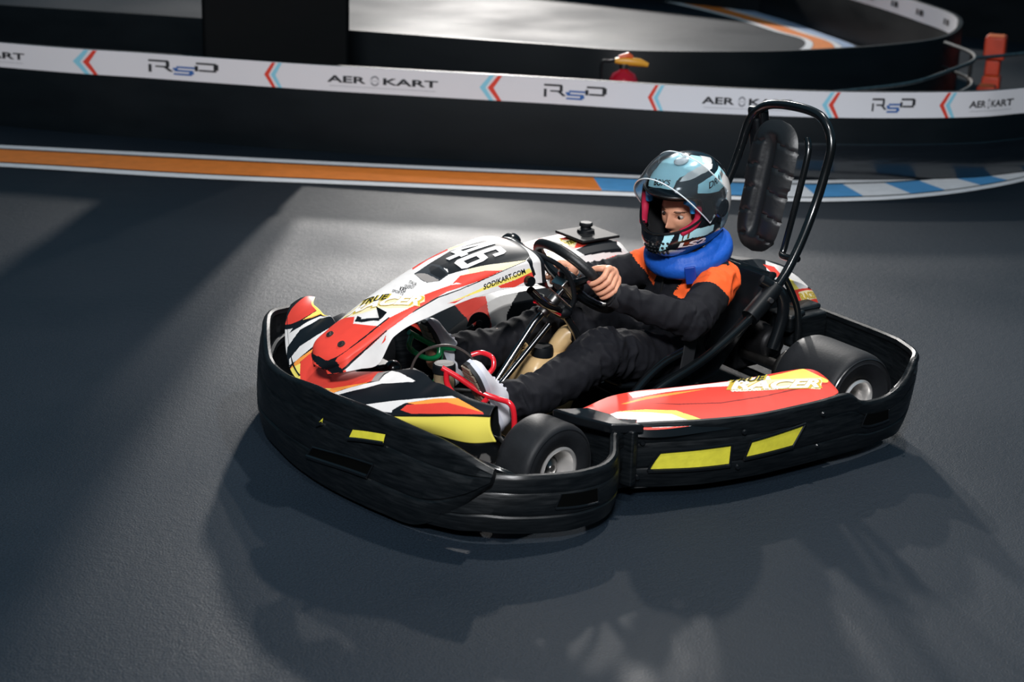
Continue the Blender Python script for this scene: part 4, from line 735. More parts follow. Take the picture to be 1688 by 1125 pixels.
def racer(fn, key, parent, skey):
    q = TEXTQ[key][1]
    def grow(q, k):
        q = np.array(q); c = q.mean(0); return (c+(q-c)*k).tolist()
    lettering('racer_outline', 'RACER', fn, grow(q, 1.10), M_gold, parent, off=.0012, fat=.075, shear=.25)
    lettering('racer_word', 'RACER', fn, q, M_white, parent, off=.0022, fat=.045, shear=.25)
    if skey:
        q2 = TEXTQ[skey][1]; lettering('small_outline', 'TRUE', fn, grow(q2, 1.12), mat('yellow_ink', 'dcc838', .4), parent, off=.0016, fat=.07, shear=.25); lettering('small_word', 'TRUE', fn, q2, M_ink, parent, off=.0028, fat=.02, shear=.25)
racer(hood, 'racer_hood', hd, 'super_hood')
for k, s in (('small1_hood', 'ITALIA'), ('small2_hood', 'SINERGY'), ('small3_hood', 'KRS'), ('small4_hood', 'SPORTS')): lettering('sponsor_word', s, hood, TEXTQ[k][1], M_ink, hd, fat=.02 if s == 'KRS' else 0)
def on_hood(u, v, off=0):
    return on_surface(hood, [(u, v)]*4, off)(np.array([0.]), np.array([0.]))[0]
for u_, v_ in HOOD_BOLTS:
    a = Vector(on_hood(u_, v_, 0)); b = Vector(on_hood(u_, v_, .004)); MB().cyl(a, b, .012, .011, 24).build('washer', mat('dark_washer', '2b2826', .5), hd)
    MB().cyl(b, b+(b-a)*.8, .006, .005, 6).build('bolt_head', M_steel, hd)
# small fin deflector on the left fairing edge
a = Vector(on_hood(*HOOD_FIN, .0)); MB().add([a+Vector(p) for p in ((.020, -.018, .026), (-.014, -.007, .004), (-.024, .004, .0), (.008, .003, -.016), (.018, -.003, -.010), (.008, -.008, .006))], [(0, 1, 5), (1, 2, 3, 5), (5, 3, 4), (0, 5, 4)]).build('wind_deflector', M_gloss, hd, False).modifiers.new('t', 'SOLIDIFY').thickness = .003
# rear mount knob on the fairing flank and bracket
a = Vector(on_hood(.86, .93, -.002)); MB().cyl(a, a+Vector((0, .016, .002)), .017, .015, 24).build('mount_knob', M_gloss, hd)
MB().box((.735, .085, .480), (.20, .030, .004), Matrix.Rotation(math.radians(-41), 3, 'Y')).build('fairing_bracket', M_chrome, kart, bevel=.0015)
MB().box((.83, .07, .535), (.06, .06, .04), Matrix.Rotation(math.radians(-30), 3, 'Y')).build('bracket_foot', M_steel, kart, bevel=.01)

# --- front overlay wings
pn = surf_obj('front_overlay', panel, (0, 1), (-1, 1), 160, 560, M_paint, kart, key='panel', base='ink', thick=.004, flip=True)
sk = surf_obj('side_skirt', skirt, (0, 1), (.3, 1), 20, 80, M_skirt, kart, thick=.004)
skr = mir(sk); skr.data.materials[0] = M_gloss
MB().tube([panel(np.array([0.]), np.array([v_]))[0] for v_ in np.linspace(.32, 1, 20)], .003, 6).build('overlay_edge', M_ink, pn)
MB().loft([[tuple(p) for p in panel(np.full(20, 1.), np.linspace(s*.35, s, 20))] for s in (1,)]+[[tuple(np.array(p)-[.01, 0, .09]) for p in panel(np.full(20, 1.), np.linspace(.35, 1, 20))]], close=False).build('overlay_back', M_gloss, pn)
# --- side pods
pd = surf_obj('side_pod', pod, (0, 1), (0, 1), 420, 130, M_paint, kart, key='pod', base='red', thick=.004, flip=True)
racer(pod, 'racer_pod', pd, 'super_pod')
lettering('web_address', 'SODIKART.COM', pod, TEXTQ['sodikart_pod'][1], M_white, pd, fat=.02)
pdr = surf_obj('side_pod', lambda u, v: pod(u, v)*np.array([1, -1, .9]), (0, 1), (0, 1), 60, 20, M_paint, kart, base='red', key='pod', thick=.004)
def pod_edge():
    b = MB(); us = np.linspace(0, 1, 40); top = pod(us, np.zeros(40)); rings = []
    b.loft([[tuple(p) for p in top], [tuple(p-[0, .01, .10]) for p in top]], close=False)
    b.build('pod_inner_wall', M_gloss, pd)
    o = pod(us, np.ones(40)); MB().loft([[tuple(p) for p in o], [tuple(p+np.array([0, .012, -.02])) for p in o]], close=False).build('pod_outer_lip', M_gloss, pd)
pod_edge()
# black guard shelf behind the front wheel
slab('wheel_guard', [(.955, .415), (.93, .50), (.885, .60), (.80, .645), (.84, .59), (.835, .53), (.86, .46)], .215, .245, M_gloss, bevel=.006)
MB().box((.855, .54, .14), (.03, .20, .17), Matrix.Rotation(.35, 3, 'Z')).build('guard_panel', M_black, kart, bevel=.006)

# --- right-hand tank cover
cv = surf_obj('tank_cover', cover, (0, 1), (0, 1), 300, 300, M_paint, kart, key='cover', base='ink', thick=.004, flip=True)
racer(cover, 'racer_cover', cv, 'super_cover')
lettering('flame_outline', 'OS', cover, TEXTQ['os_cover'][1], mat('pale_orange_ink', 'f7b890', .4), cv, off=.0015, fat=.09, shear=.3)
lettering('flame_letters', 'OS', cover, TEXTQ['os_cover'][1], mat('orange_letter_ink', 'e8552e', .4), cv, off=.003, fat=.03, shear=.3)
MB().loft([[tuple(p) for p in cover(np.full(30, 1.), np.linspace(0, 1, 30))], [tuple(p*[1, 1, 0]+[.02, 0, .06]) for p in cover(np.full(30, 1.), np.linspace(0, 1, 30))]], close=False).build('cover_back', M_gloss, cv)
MB().box((.10, -.555, .417), (.165, .165, .010)).build('filler_plate', mat('satin_black_plate', '101214', .6, spec=.2), cv, bevel=.004)
MB().lathe([(.0, .038), (.020, .038), (.024, .034), (.024, .026), (.018, .022), (.020, .016), (.030, .012), (.032, 0)], (.10, -.565, .42), (0, 0, 1), 32).build('filler_cap', M_ink, cv)
a = np.array([.735, -.290, .262]); MB().lathe([(0, -.004), (.036, -.004), (.038, .004), (.030, .003), (.012, .0), (.010, .006), (0, .006)], a, (.25, 1, .25), 32).build('engine_port', M_ink, cv)
MB().ball((-.06, -.42, .345), (.075, .05, .02), 20).build('heat_shield', M_steel, kart)
# --- rear engine cover and engine bits
rc = surf_obj('engine_cover', rcover, (0, 1), (0, 1), 180, 180, M_paint, kart, key='rcover', base='ink', thick=.004, flip=True)
q_ = TEXTQ['racer_rcover'][1]; lettering('racer_word', 'RACER', rcover, q_, M_gold, rc, fat=.04)
MB().loft([[tuple(p) for p in rcover(np.full(20, 1.), np.linspace(0, 1, 20))], [tuple(p*[1, 1, 0]+[.03, 0, .12]) for p in rcover(np.full(20, 1.), np.linspace(0, 1, 20))]], close=False).build('cover_tail', M_gloss, rc)
b = MB(); b.box((-.24, .17, .235), (.16, .13, .10)); b.box((-.17, .20, .27), (.10, .08, .06), Matrix.Rotation(.3, 3, 'Z')); b.box((-.27, .16, .29), (.12, .07, .02)); b.build('silencer_box', M_black, kart, bevel=.012)
b = MB(); b.box((-.15, -.05, .18), (.22, .30, .20)); b.cyl((-.1, .12, .20), (-.1, .22, .20), .06, .05); b.build('engine_block', mat('grimy_engine_casting', '1d1d1f', .5, metal=.5, var=.3, vscale=30), kart, bevel=.015)
MB().lathe([(.03, -.01), (.075, -.01), (.078, 0), (.075, .01), (.03, .01)], (-.07, .33, .145), (0, 1, 0), 40).build('brake_disc', M_steel, kart)

# --- seat
def seat_fn(u, v):   # u 0 front lip .. 1 top; v -1..1
    x = _h([0, .12, .35, .5, .68, .85, 1], [.50, .44, .26, .12, .03, -.05, -.105], u); z = _h([0, .12, .35, .5, .68, .85, 1], [.135, .115, .085, .11, .22, .34, .425], u)
    w_ = _h([0, .35, .55, .8, 1], [.15, .185, .20, .215, .19], u); hgt = _h([0, .2, .4, .55, .75, 1], [.015, .045, .11, .13, .09, .03], u)
    a = np.abs(v); y = np.sign(v)*w_*np.minimum(a/.7, 1)**.9; up = hgt*np.clip((a-.45)/.55, 0, 1)**1.6
    tx = _h([0, .35, .6, 1], [0., .15, .85, .75], u)
    return np.stack([x+up*tx, y+np.sign(v)*.012*np.clip((a-.7)/.3, 0, 1), z+up*(1-tx*.65)], -1)
seat = surf_obj('seat', seat_fn, (0, 1), (-1, 1), 50, 50, M_gloss, kart, thick=.010)
MB().tube([seat_fn(np.array([u_]), np.array([s]))[0] for s, us in ((1, np.linspace(0, 1, 30)),) for u_ in us]+[seat_fn(np.array([1.]), np.array([v_]))[0] for v_ in np.linspace(.9, -.9, 20)]+[seat_fn(np.array([u_]), np.array([-1.]))[0] for u_ in np.linspace(1, 0, 30)], .010, 8).build('seat_rolled_edge', M_gloss, seat)
MB().tube(sm([(.0, .235, .44), (-.05, .27, .40), (-.06, .285, .33), (-.02, .29, .22)], 6), [.02]*19).build('seat_flank', M_gloss, kart)

# --- roll hoop
HP = [(.56, .27, .10), (.42, .275, .17), (.25, .275, .235), (.08, .268, .325), (-.06, .255, .425), (-.15, .235, .52), (-.225, .215, .635), (-.268, .21, .75), (-.292, .205, .85), (-.30, .16, .915), (-.303, .09, .938), (-.303, -.04, .936), (-.30, -.13, .915), (-.292, -.185, .86), (-.268, -.20, .75), (-.225, -.21, .635), (-.15, -.235, .52), (-.06, -.255, .425), (.08, -.268, .325), (.25, -.275, .235), (.42, -.275, .17)]
hoop = MB().tube(sm(HP, 7), .0155, 16).build('roll_hoop', M_tube, kart)
for s in (1, -1):
    MB().tube([(-.045, .256*s, .415), (.07, .268*s, .335)], .030, 18).build('hoop_sleeve', mat('satin_black_sleeve', '0b0e11', .35), hoop)
    MB().tube([(.005, .285*s, .39), (.01, .30*s, .39)], .008, 8).build('sleeve_bolt', M_chrome, hoop)
    MB().tube(sm([(-.09, .25*s, .44), (-.13, .28*s, .33), (-.12, .30*s, .20), (-.10, .31*s, .10)], 6), .011).build('hoop_stay', M_tube, hoop)
MB().tube(sm([(.60, .30, .10), (.52, .26, .165), (.40, .235, .225), (.28, .235, .26)], 6), .013).build('seat_side_tube', mat('shiny_black_tube', '101214', .1, coat=1), kart)
# headrest pad
def pad():
    top, bot = Vector((-.262, -.005, .895)), Vector((-.178, -.005, .455)); ax = (bot-top); L = ax.length; ax.normalize(); yv = Vector((0, 1, 0)); nv = yv.cross(ax).normalized()
    if nv.x < 0: nv = -nv
    nu, nvv = 60, 30
    def fn(side_):
        rings = []
        for i in range(nu+1):
            s = i/nu*2-1; hw = .112*max(1e-3, 1-abs(s)**5)**.45; hw *= (1 if s < 0 else .93)
            ring = []
            for j in range(nvv+1):
                t = j/nvv*2-1; d = .030*max(0, 1-abs(t)**4)*max(0, 1-abs(s)**6)
                if side_ > 0:
                    d -= .027*math.exp(-(t/.24)**4)*max(0, 1-abs(s/.78)**8)
                    for c0 in (-.7, -.35, .0, .35, .7):
                        if abs(s-(c0+.12*abs(t))) < .02 and abs(t) > .32: d -= .006
                ring.append(top+ax*(L*(s+1)/2)+yv*hw*t+nv*d*side_)
            rings.append(ring)
        return rings
    b = MB(); A = fn(1); b.loft(A, close=False); B = fn(-.7); b.loft(B[::-1], close=False)
    p = b.build('headrest_pad', mat('soft_black_pad', '15181b', .42, bump=.08, bscale=60), kart)
    return p
pad_o = pad()
MB().tube(sm([(-.285, .10, .85), (-.27, .125, .80), (-.225, .13, .62), (-.195, .13, .50), (-.175, .145, .475), (-.155, .235, .49)], 6), .0115).build('pad_support_rod', M_tube, pad_o)
b = MB(); Rr = Matrix.Rotation(math.radians(11), 3, 'Y'); b.box((-.335, -.175, .80), (.035, .085, .21), Rr, .97); b.build('hoop_side_plate', M_gloss, kart, bevel=.012)
MB().box((-.316, -.168, .80), (.02, .028, .14), Rr).build('plate_slot', M_ink, kart, bevel=.008)

# --- steering
WC = Vector((.572, -.005, .474)); WA = Vector((-.76, 0, .65)).normalized(); E1 = Vector((0, 1, 0)); E2 = Vector((.65, 0, .76)).normalized(); WR = .148
def rimpt(th, r=WR, d=0.): return WC+(E1*math.cos(th)+E2*math.sin(th))*r+WA*d
sw = MB().tube([rimpt(k*math.tau/72) for k in range(72)], .0165, 16, closed=True).build('steering_wheel', mat('black_suede_grip', '0e1114', .45, bump=.1, bscale=150), kart)
for an in (0.35, math.pi*.88, -math.pi*.42):
    pts = [rimpt(an, r_, dd) for r_, dd in ((.035, -.03), (.08, -.022), (.125, -.006), (.145, 0))]
    MB().tube(pts, [.016, .013, .011, .010], 8).build('wheel_spoke', M_gloss, sw)
MB().lathe([(0, .0), (.045, .0), (.05, -.01), (.05, -.02), (.03, -.035)], WC-WA*.008, WA, 32).build('wheel_centre', M_gloss, sw)
MB().box(WC-WA*.05, (.07, .06, .03), Matrix((E2, E1, WA)).transposed()).build('hub_clamp', M_chrome, sw, bevel=.004)
for an in (.35, 2.4, -1.3): MB().cyl(rimpt(an, .034, .0), rimpt(an, .034, .006), .006, n=8).build('hub_bolt', M_chrome, sw)
st = MB().tube([WC-WA*.05, WC-WA*.20, (.90, .0, .135)], .0105, 14).build('steering_column', mat('smoked_chrome', '8c8c8e', .18, metal=1), kart)
MB().tube([(.92, .03, .13), (.69, .03, .345)], .009, 12).build('column_support', mat('smoked_chrome', '8c8c8e', .18, metal=1), st)
MB().tube([WC-WA*.09, WC-WA*.16], .020, 16).build('column_bush', M_steel, st)
MB().tube(sm([(.83, .115, .50), (.76, .10, .44), (.66, .05, .385), (.60, .05, .31), (.59, .08, .24)], 7), .0125).build('fairing_support_tube', mat('shiny_black_tube', '101214', .1, coat=1), kart)
MB().tube([(.80, .10, .455), (.66, .055, .375)], .006, 8).build('red_trim_rod', M_red, kart)
MB().box((.69, .035, .405), (.12, .035, .02), Matrix.Rotation(math.radians(-42), 3, 'Y')).build('column_mount_plate', M_steel, kart, bevel=.005)
MB().ball((.65, .045, .385), (.03, .03, .022), 14).build('column_bearing', M_ink, kart)
MB().tube(sm([(.80, -.02, .59), (.74, .01, .575), (.655, .05, .52), (.62, .06, .43), (.64, .04, .36)], 8), .008).build('brake_hose', M_ink, kart)
MB().ball((.755, -.10, .585), (.035, .03, .03), 14).build('display_pod', M_gloss, kart)
MB().ball((.79, -.05, .565), (.045, .09, .05), 16).build('fairing_back_boss', M_gloss, kart)

# --- pedals, reservoir, hoses
rp = MB().tube(sm([(1.165, .155, .325), (1.13, .19, .30), (1.085, .235, .262), (1.05, .275, .247), (1.03, .31, .240), (1.022, .322, .205), (1.02, .322, .13), (1.02, .322, .085)], 6), .0085, 12).build('brake_pedal', M_red, kart); rp['label'] = 'red brake pedal'
MB().tube(sm([(1.155, .165, .318), (1.155, .168, .28), (1.142, .185, .25), (1.115, .215, .225), (1.09, .24, .222), (1.07, .255, .245)], 6), .0085, 12).build('pedal_loop', M_red, rp)
MB().tube(sm([(1.06, .15, .345), (1.035, .165, .352), (1.02, .20, .345), (1.025, .215, .32), (1.04, .21, .30)], 6), .0075, 12).build('heel_loop', M_red, rp)
MB().ball((1.02, .326, .083), .013, 12).build('pedal_bolt', M_chrome, rp)
gp = MB().tube(sm([(1.120, -.10, .352), (1.075, -.105, .322), (1.03, -.105, .294), (.995, -.10, .280), (.955, -.10, .270)], 6), .0085, 12).build('throttle_pedal', M_green, kart); gp['label'] = 'green throttle pedal'
MB().tube(sm([(1.110, -.10, .340), (1.125, -.09, .310), (1.095, -.09, .280), (1.05, -.09, .258), (1.02, -.09, .262), (1.01, -.098, .283)], 6), .0085, 12).build('pedal_loop', M_green, gp)
MB().tube(sm([(1.0, -.10, .275), (1.0, -.12, .20), (1.03, -.14, .08)], 5), .007).build('pedal_arm', M_green, gp)
rs = MB().lathe([(0, -.095), (.030, -.095), (.031, -.06), (.031, -.022), (0, -.022)], (1.105, .075, .300), (0, 0, 1), 28).build('brake_fluid_reservoir', mat('cloudy_reservoir_plastic', '8a7a60', .25, var=.2, vscale=40), kart)
MB().lathe([(0, .004), (.030, .004), (.034, 0), (.035, -.022), (0, -.022)], (1.105, .075, .300), (0, 0, 1), 28).build('reservoir_cap', M_ink, rs)
b = MB(); b.box((1.10, .10, .165), (.09, .12, .06)); b.cyl((1.13, .02, .185), (1.13, .18, .185), .018); b.box((1.12, .10, .13), (.12, .05, .05)); b.build('brake_cylinder', mat('grimy_engine_casting', '1d1d1f', .5, metal=.5), kart, bevel=.006)
for k in range(5): MB().cyl((1.10+.012*k, .135-.02*(k % 3), .19), (1.10+.012*k, .135-.02*(k % 3), .205), .006, n=6).build('cylinder_bolt', M_chrome, kart)
MB().tube(sm([(1.16, .0, .175), (1.17, -.01, .25), (1.135, -.01, .315), (1.06, .02, .335), (1.0, .06, .30), (.97, .08, .22), (.96, .09, .10)], 8), .0042, 8).build('brake_line', mat('braided_hose', '5d5552', .35, metal=.6), kart)
MB().tube(sm([(1.17, .06, .20), (1.12, .06, .205), (1.08, .03, .16), (1.10, .0, .12)], 8), .0035, 8).build('throttle_cable', M_ink, kart)
b = MB(); b.box((1.24, -.14, .18), (.09, .12, .12)); b.box((1.22, -.10, .25), (.06, .07, .05)); b.ball((1.20, -.06, .26), .028, 12); b.ball((1.25, -.16, .26), .03, 12); b.build('front_linkage', M_gloss, kart, bevel=.01)

# --- fuel tank between the legs
def tank():
    rings = []
    for z, a, bb, xo in ((.05, .095, .075, 0), (.07, .10, .08, 0), (.15, .095, .08, 0), (.205, .085, .075, -.005), (.232, .07, .06, -.01), (.24, .04, .04, -.012)):
        rings.append([(.675+xo+a*math.copysign(abs(math.cos(t))**.45, math.cos(t)), -.03+bb*math.copysign(abs(math.sin(t))**.45, math.sin(t)), z) for t in [k*math.tau/40 for k in range(40)]])
    o = MB().loft(rings).build('fuel_tank', M_tank, kart, True, 60)
    MB().tube(sm([(.64, -.01, .235), (.60, .0, .285), (.585, .01, .29)], 5), [.025, .027, .029, .03, .03, .03, .03, .03, .03, .03, .026][:11]).build('tank_neck', M_tank, o)
    MB().lathe([(0, .03), (.032, .03), (.035, .02), (.035, 0)], (.69, .0, .235), (0, 0, 1), 24).build('tank_cap', M_ink, o)
    MB().tube(sm([(.77, -.03, .225), (.76, -.03, .262), (.74, -.03, .268), (.72, -.03, .24)], 5), .009).build('tank_handle', M_tank, o)
tank()
# ================================================================== THE DRIVER
drv = empty('young_driver', (.2, 0, .1), 'child driver in black and orange overalls with helmet, both hands on the steering wheel', 'person')

def limb(b, pts, rad, n=20, k=6, flat=1.0):
    P = sm(pts, k); R = _h(range(len(rad)), rad, np.linspace(0, len(rad)-1, len(P))).tolist()
    b.tube(P, R, n); b.ball(P[0], R[0], n); b.ball(P[-1], R[-1], n)
def ell_loft(b, stations, n=28):   # (centre, half-width y, half-depth, up vector)
    rings = []
    for c, ry, rd, up in stations:
        up = Vector(up).normalized(); y = Vector((0, 1, 0)); f = y.cross(up).normalized()
        rings.append([Vector(c)+y*ry*math.cos(t)+f*rd*math.sin(t) for t in [k*math.tau/n for k in range(n)]])
    b.loft(rings)
def remeshed(b, vox, smooth=4, fac=.5, name='m'):
    me = b.mesh(name); o = bpy.data.objects.new(name, me); COL.objects.link(o)
    r = o.modifiers.new('r', 'REMESH'); r.mode = 'VOXEL'; r.voxel_size = vox
    s = o.modifiers.new('s', 'SMOOTH'); s.iterations = smooth; s.factor = fac
    dg = bpy.context.evaluated_depsgraph_get(); dg.update()
    out = bpy.data.meshes.new_from_object(o.evaluated_get(dg)); bpy.data.objects.remove(o); out.name = name
    return out

SH = {1: Vector((.085, .135, .425)), -1: Vector((.085, -.135, .425))}
EL = {1: Vector((.325, .258, .368)), -1: Vector((.31, -.24, .36))}
WR_ = {1: Vector((.535, .165, .448)), -1: Vector((.485, -.165, .375))}
HIP = {1: Vector((.20, .085, .165)), -1: Vector((.20, -.085, .165))}
KN_ = {1: Vector((.585, .165, .275)), -1: Vector((.53, -.13, .285))}
AN = {1: Vector((.955, .20, .185)), -1: Vector((.93, -.15, .225))}

# --- hands
TH = {1: math.radians(6), -1: math.radians(207)}
def hand_local(s):
    th = TH[s]; C = rimpt(th); o = E1*math.cos(th)+E2*math.sin(th); t = WA.cross(o).normalized()
    return C, o, t
def hand(b, s):
    C, o, t = hand_local(s)
    up = 1 if t.z > 0 else -1
    t = t*up                                        # t points up along the rim: the index finger side
    def P(phi, r, along): return C+(WA*math.cos(phi)+o*math.sin(phi))*r+t*along
    lens = [(.034, 205), (.012, 222), (-.010, 215), (-.030, 190)]
    palm = []
    for (al, end), rr in zip(lens, (.0085, .0088, .0085, .0075)):
        ph = [math.radians(a) for a in (28, 70, 115, 160, end)]
        pts = [P(ph[0], .044, al*.95), P(ph[1], .036, al), P(ph[2], .0275, al), P(ph[3], .0255, al), P(ph[4], .0245, al*.98)]
        Pp = sm(pts, 5); R = _h(range(5), [rr*1.12, rr*1.12, rr, rr*.98, rr*.8], np.linspace(0, 4, len(Pp))).tolist()
        b.tube(Pp, R, 12); b.ball(Pp[-1], R[-1], 12); b.ball(P(ph[1], .037, al), rr*1.22, 12)
        palm.append(Pp[0])
    # palm slab from the knuckles to the wrist
    W0 = WR_[s]; heel = C+(WA*.052-o*.004)+t*(-.004)
    for i, p in enumerate(palm):
        q = heel+t*((.5-i/3)*.030)+o*.004
        b.tube([p, p.lerp(q, .5)+WA*.004, q], [.011, .0135, .014], 12); b.ball(p, .0105, 12)
    b.tube(sm([heel, heel.lerp(W0, .5), W0], 4), [.022, .022, .022, .021, .021, .021, .021, .021, .021], 14); b.ball(heel, .022, 14)
    # thumb over the driver side of the rim, leaving the side of the palm
    tb = [heel+t*.018, P(math.radians(5), .038, .036), P(math.radians(-35), .027, .046), P(math.radians(-78), .026, .048)]
    Pp = sm(tb, 5); R = _h(range(4), [.013, .0115, .0095, .0078], np.linspace(0, 3, len(Pp))).tolist(); b.tube(Pp, R, 12); b.ball(Pp[-1], R[-1], 12)

# --- head with a face, local frame x forward, y wearer's left, z up
HEADC = Vector(HC.tolist())+Vector((-.002, .002, -.024))
HRm = Matrix(HR.tolist())
def head_fn(a, e):
    ce = np.cos(e); x = .088*ce*np.cos(a); y = .070*ce*np.sin(a); z = .105*np.sin(e)
    fr = np.maximum(np.cos(a), 0)*ce
    low = np.clip(-z/.105, 0, 1)
    y = y*(1-.28*low**1.3); x = x*(1-.10*low)+.004*fr
    def g(y0, z0, sy, sz): return np.exp(-((y-y0)/sy)**2-((z-z0)/sz)**2)*(x > 0)
    x = x+.020*g(0, -.030, .0085, .012)+.011*g(0, -.012, .006, .020)+.004*g(.011, -.034, .006, .006)+.004*g(-.011, -.034, .006, .006)
    x = x-.0085*(g(.029, .004, .015, .009)+g(-.029, .004, .015, .009))
    x = x+.004*(g(.030, .019, .018, .006)+g(-.030, .019, .018, .006))+.004*(g(.035, -.024, .016, .014)+g(-.035, -.024, .016, .014))
    x = x+.007*g(0, -.060, .020, .005)+.006*g(0, -.069, .016, .005)-.003*g(0, -.0645, .022, .0018)+.008*g(0, -.092, .018, .012)
    return x, y, z
def head_into(b):
    na, ne = 120, 90; rings = []
    for i in range(ne+1):
        e = -math.pi/2+math.pi*i/ne; a = np.arange(na)*math.tau/na
        x, y, z = head_fn(a, np.full(na, e)); rings.append([HEADC+HRm@Vector(q) for q in zip(x, y, z)])
    b.loft(rings)
    for s in (1, -1):     # ears
        b.ball(HEADC+HRm@Vector((-.005, s*.071, -.004)), (.016, .007, .026), 14, HRm)
def build_body():
    b = MB()
    head_into(b)
    b.tube([(.105, 0, .44), (.115, 0, .50), (.125, .002, .58)], [.055, .046, .048], 20)
    ell_loft(b, [((.215, 0, .10), .10, .07, (-.2, 0, 1)), ((.19, 0, .17), .115, .08, (-.4, 0, 1)), ((.145, 0, .27), .105, .075, (-.4, 0, 1)), ((.11, 0, .36), .12, .08, (-.25, 0, 1)), ((.095, 0, .43), .115, .065, (-.1, 0, 1)), ((.10, 0, .465), .07, .05, (0, 0, 1))])
    for s in (1, -1):
        limb(b, [SH[s], SH[s].lerp(EL[s], .5), EL[s]], [.042, .036, .031], 16)
        limb(b, [EL[s], EL[s].lerp(WR_[s], .5), WR_[s]], [.031, .027, .021], 16)
        limb(b, [HIP[s], HIP[s].lerp(KN_[s], .5), KN_[s]], [.068, .058, .046], 18)
        limb(b, [KN_[s], KN_[s].lerp(AN[s], .45), AN[s]], [.045, .043, .028], 18)
        limb(b, [AN[s], AN[s]+Vector((.06, 0, -.01)), AN[s]+Vector((.075, 0, .03))], [.028, .026, .02], 12)
        hand(b, s)
    me = remeshed(b, .0026, 2, .4, 'body')
    n = len(me.polygons); c = np.zeros(n*3); me.polygons.foreach_get('center', c); c = c.reshape(-1, 3)
    L = (c-np.array(HEADC))@HR; cols = np.tile(np.array(lin('d79a7c')), (n, 1))
    front = (L[:, 0] > .03) & (abs(L[:, 2]) < .12)
    def m(y0, z0, ry, rz): return front & (((abs(L[:, 1])-y0)/ry)**2+((L[:, 2]-z0)/rz)**2 < 1)
    cols[m(.032, .0215-.0, .017, .0036)] = lin('5a3a28')         # brows
    cols[m(0, -.0615, .020, .0045)] = lin('b5605a'); cols[m(0, -.0695, .016, .0045)] = lin('b5605a')
    cols[m(.030, .004, .014, .0062)] = lin('b0755c')
    cols[(L[:, 2] > .062) & (abs(L[:, 2]) < .2) & (np.linalg.norm(L, axis=1) < .15)] = lin('4a3324')
    paint(me, cols)
    o = link('body', me, M_skin, drv, True, 180)
    for s in (1, -1):
        ec = HEADC+HRm@Vector((.0715, s*.0295, .003))
        e = MB().ball(ec, (.0095, .0125, .0085), 20, HRm).build('eye', mat('eye_white', 'a89c94', .3), o)
        look = (HRm@Vector((1, .05, -.10))).normalized()
        MB().ball(ec+look*.0065, (.0044, .0064, .0064), 16, HRm).build('iris', mat('dark_brown_iris', '1d130e', .15), e)
        MB().ball(ec+HRm@Vector((-.0005, 0, .0028)), (.0108, .0140, .0078), 20, HRm).build('eyelid', mat('lid_skin', 'b97e66', .5), o) if False else None
    return o
body = build_body()

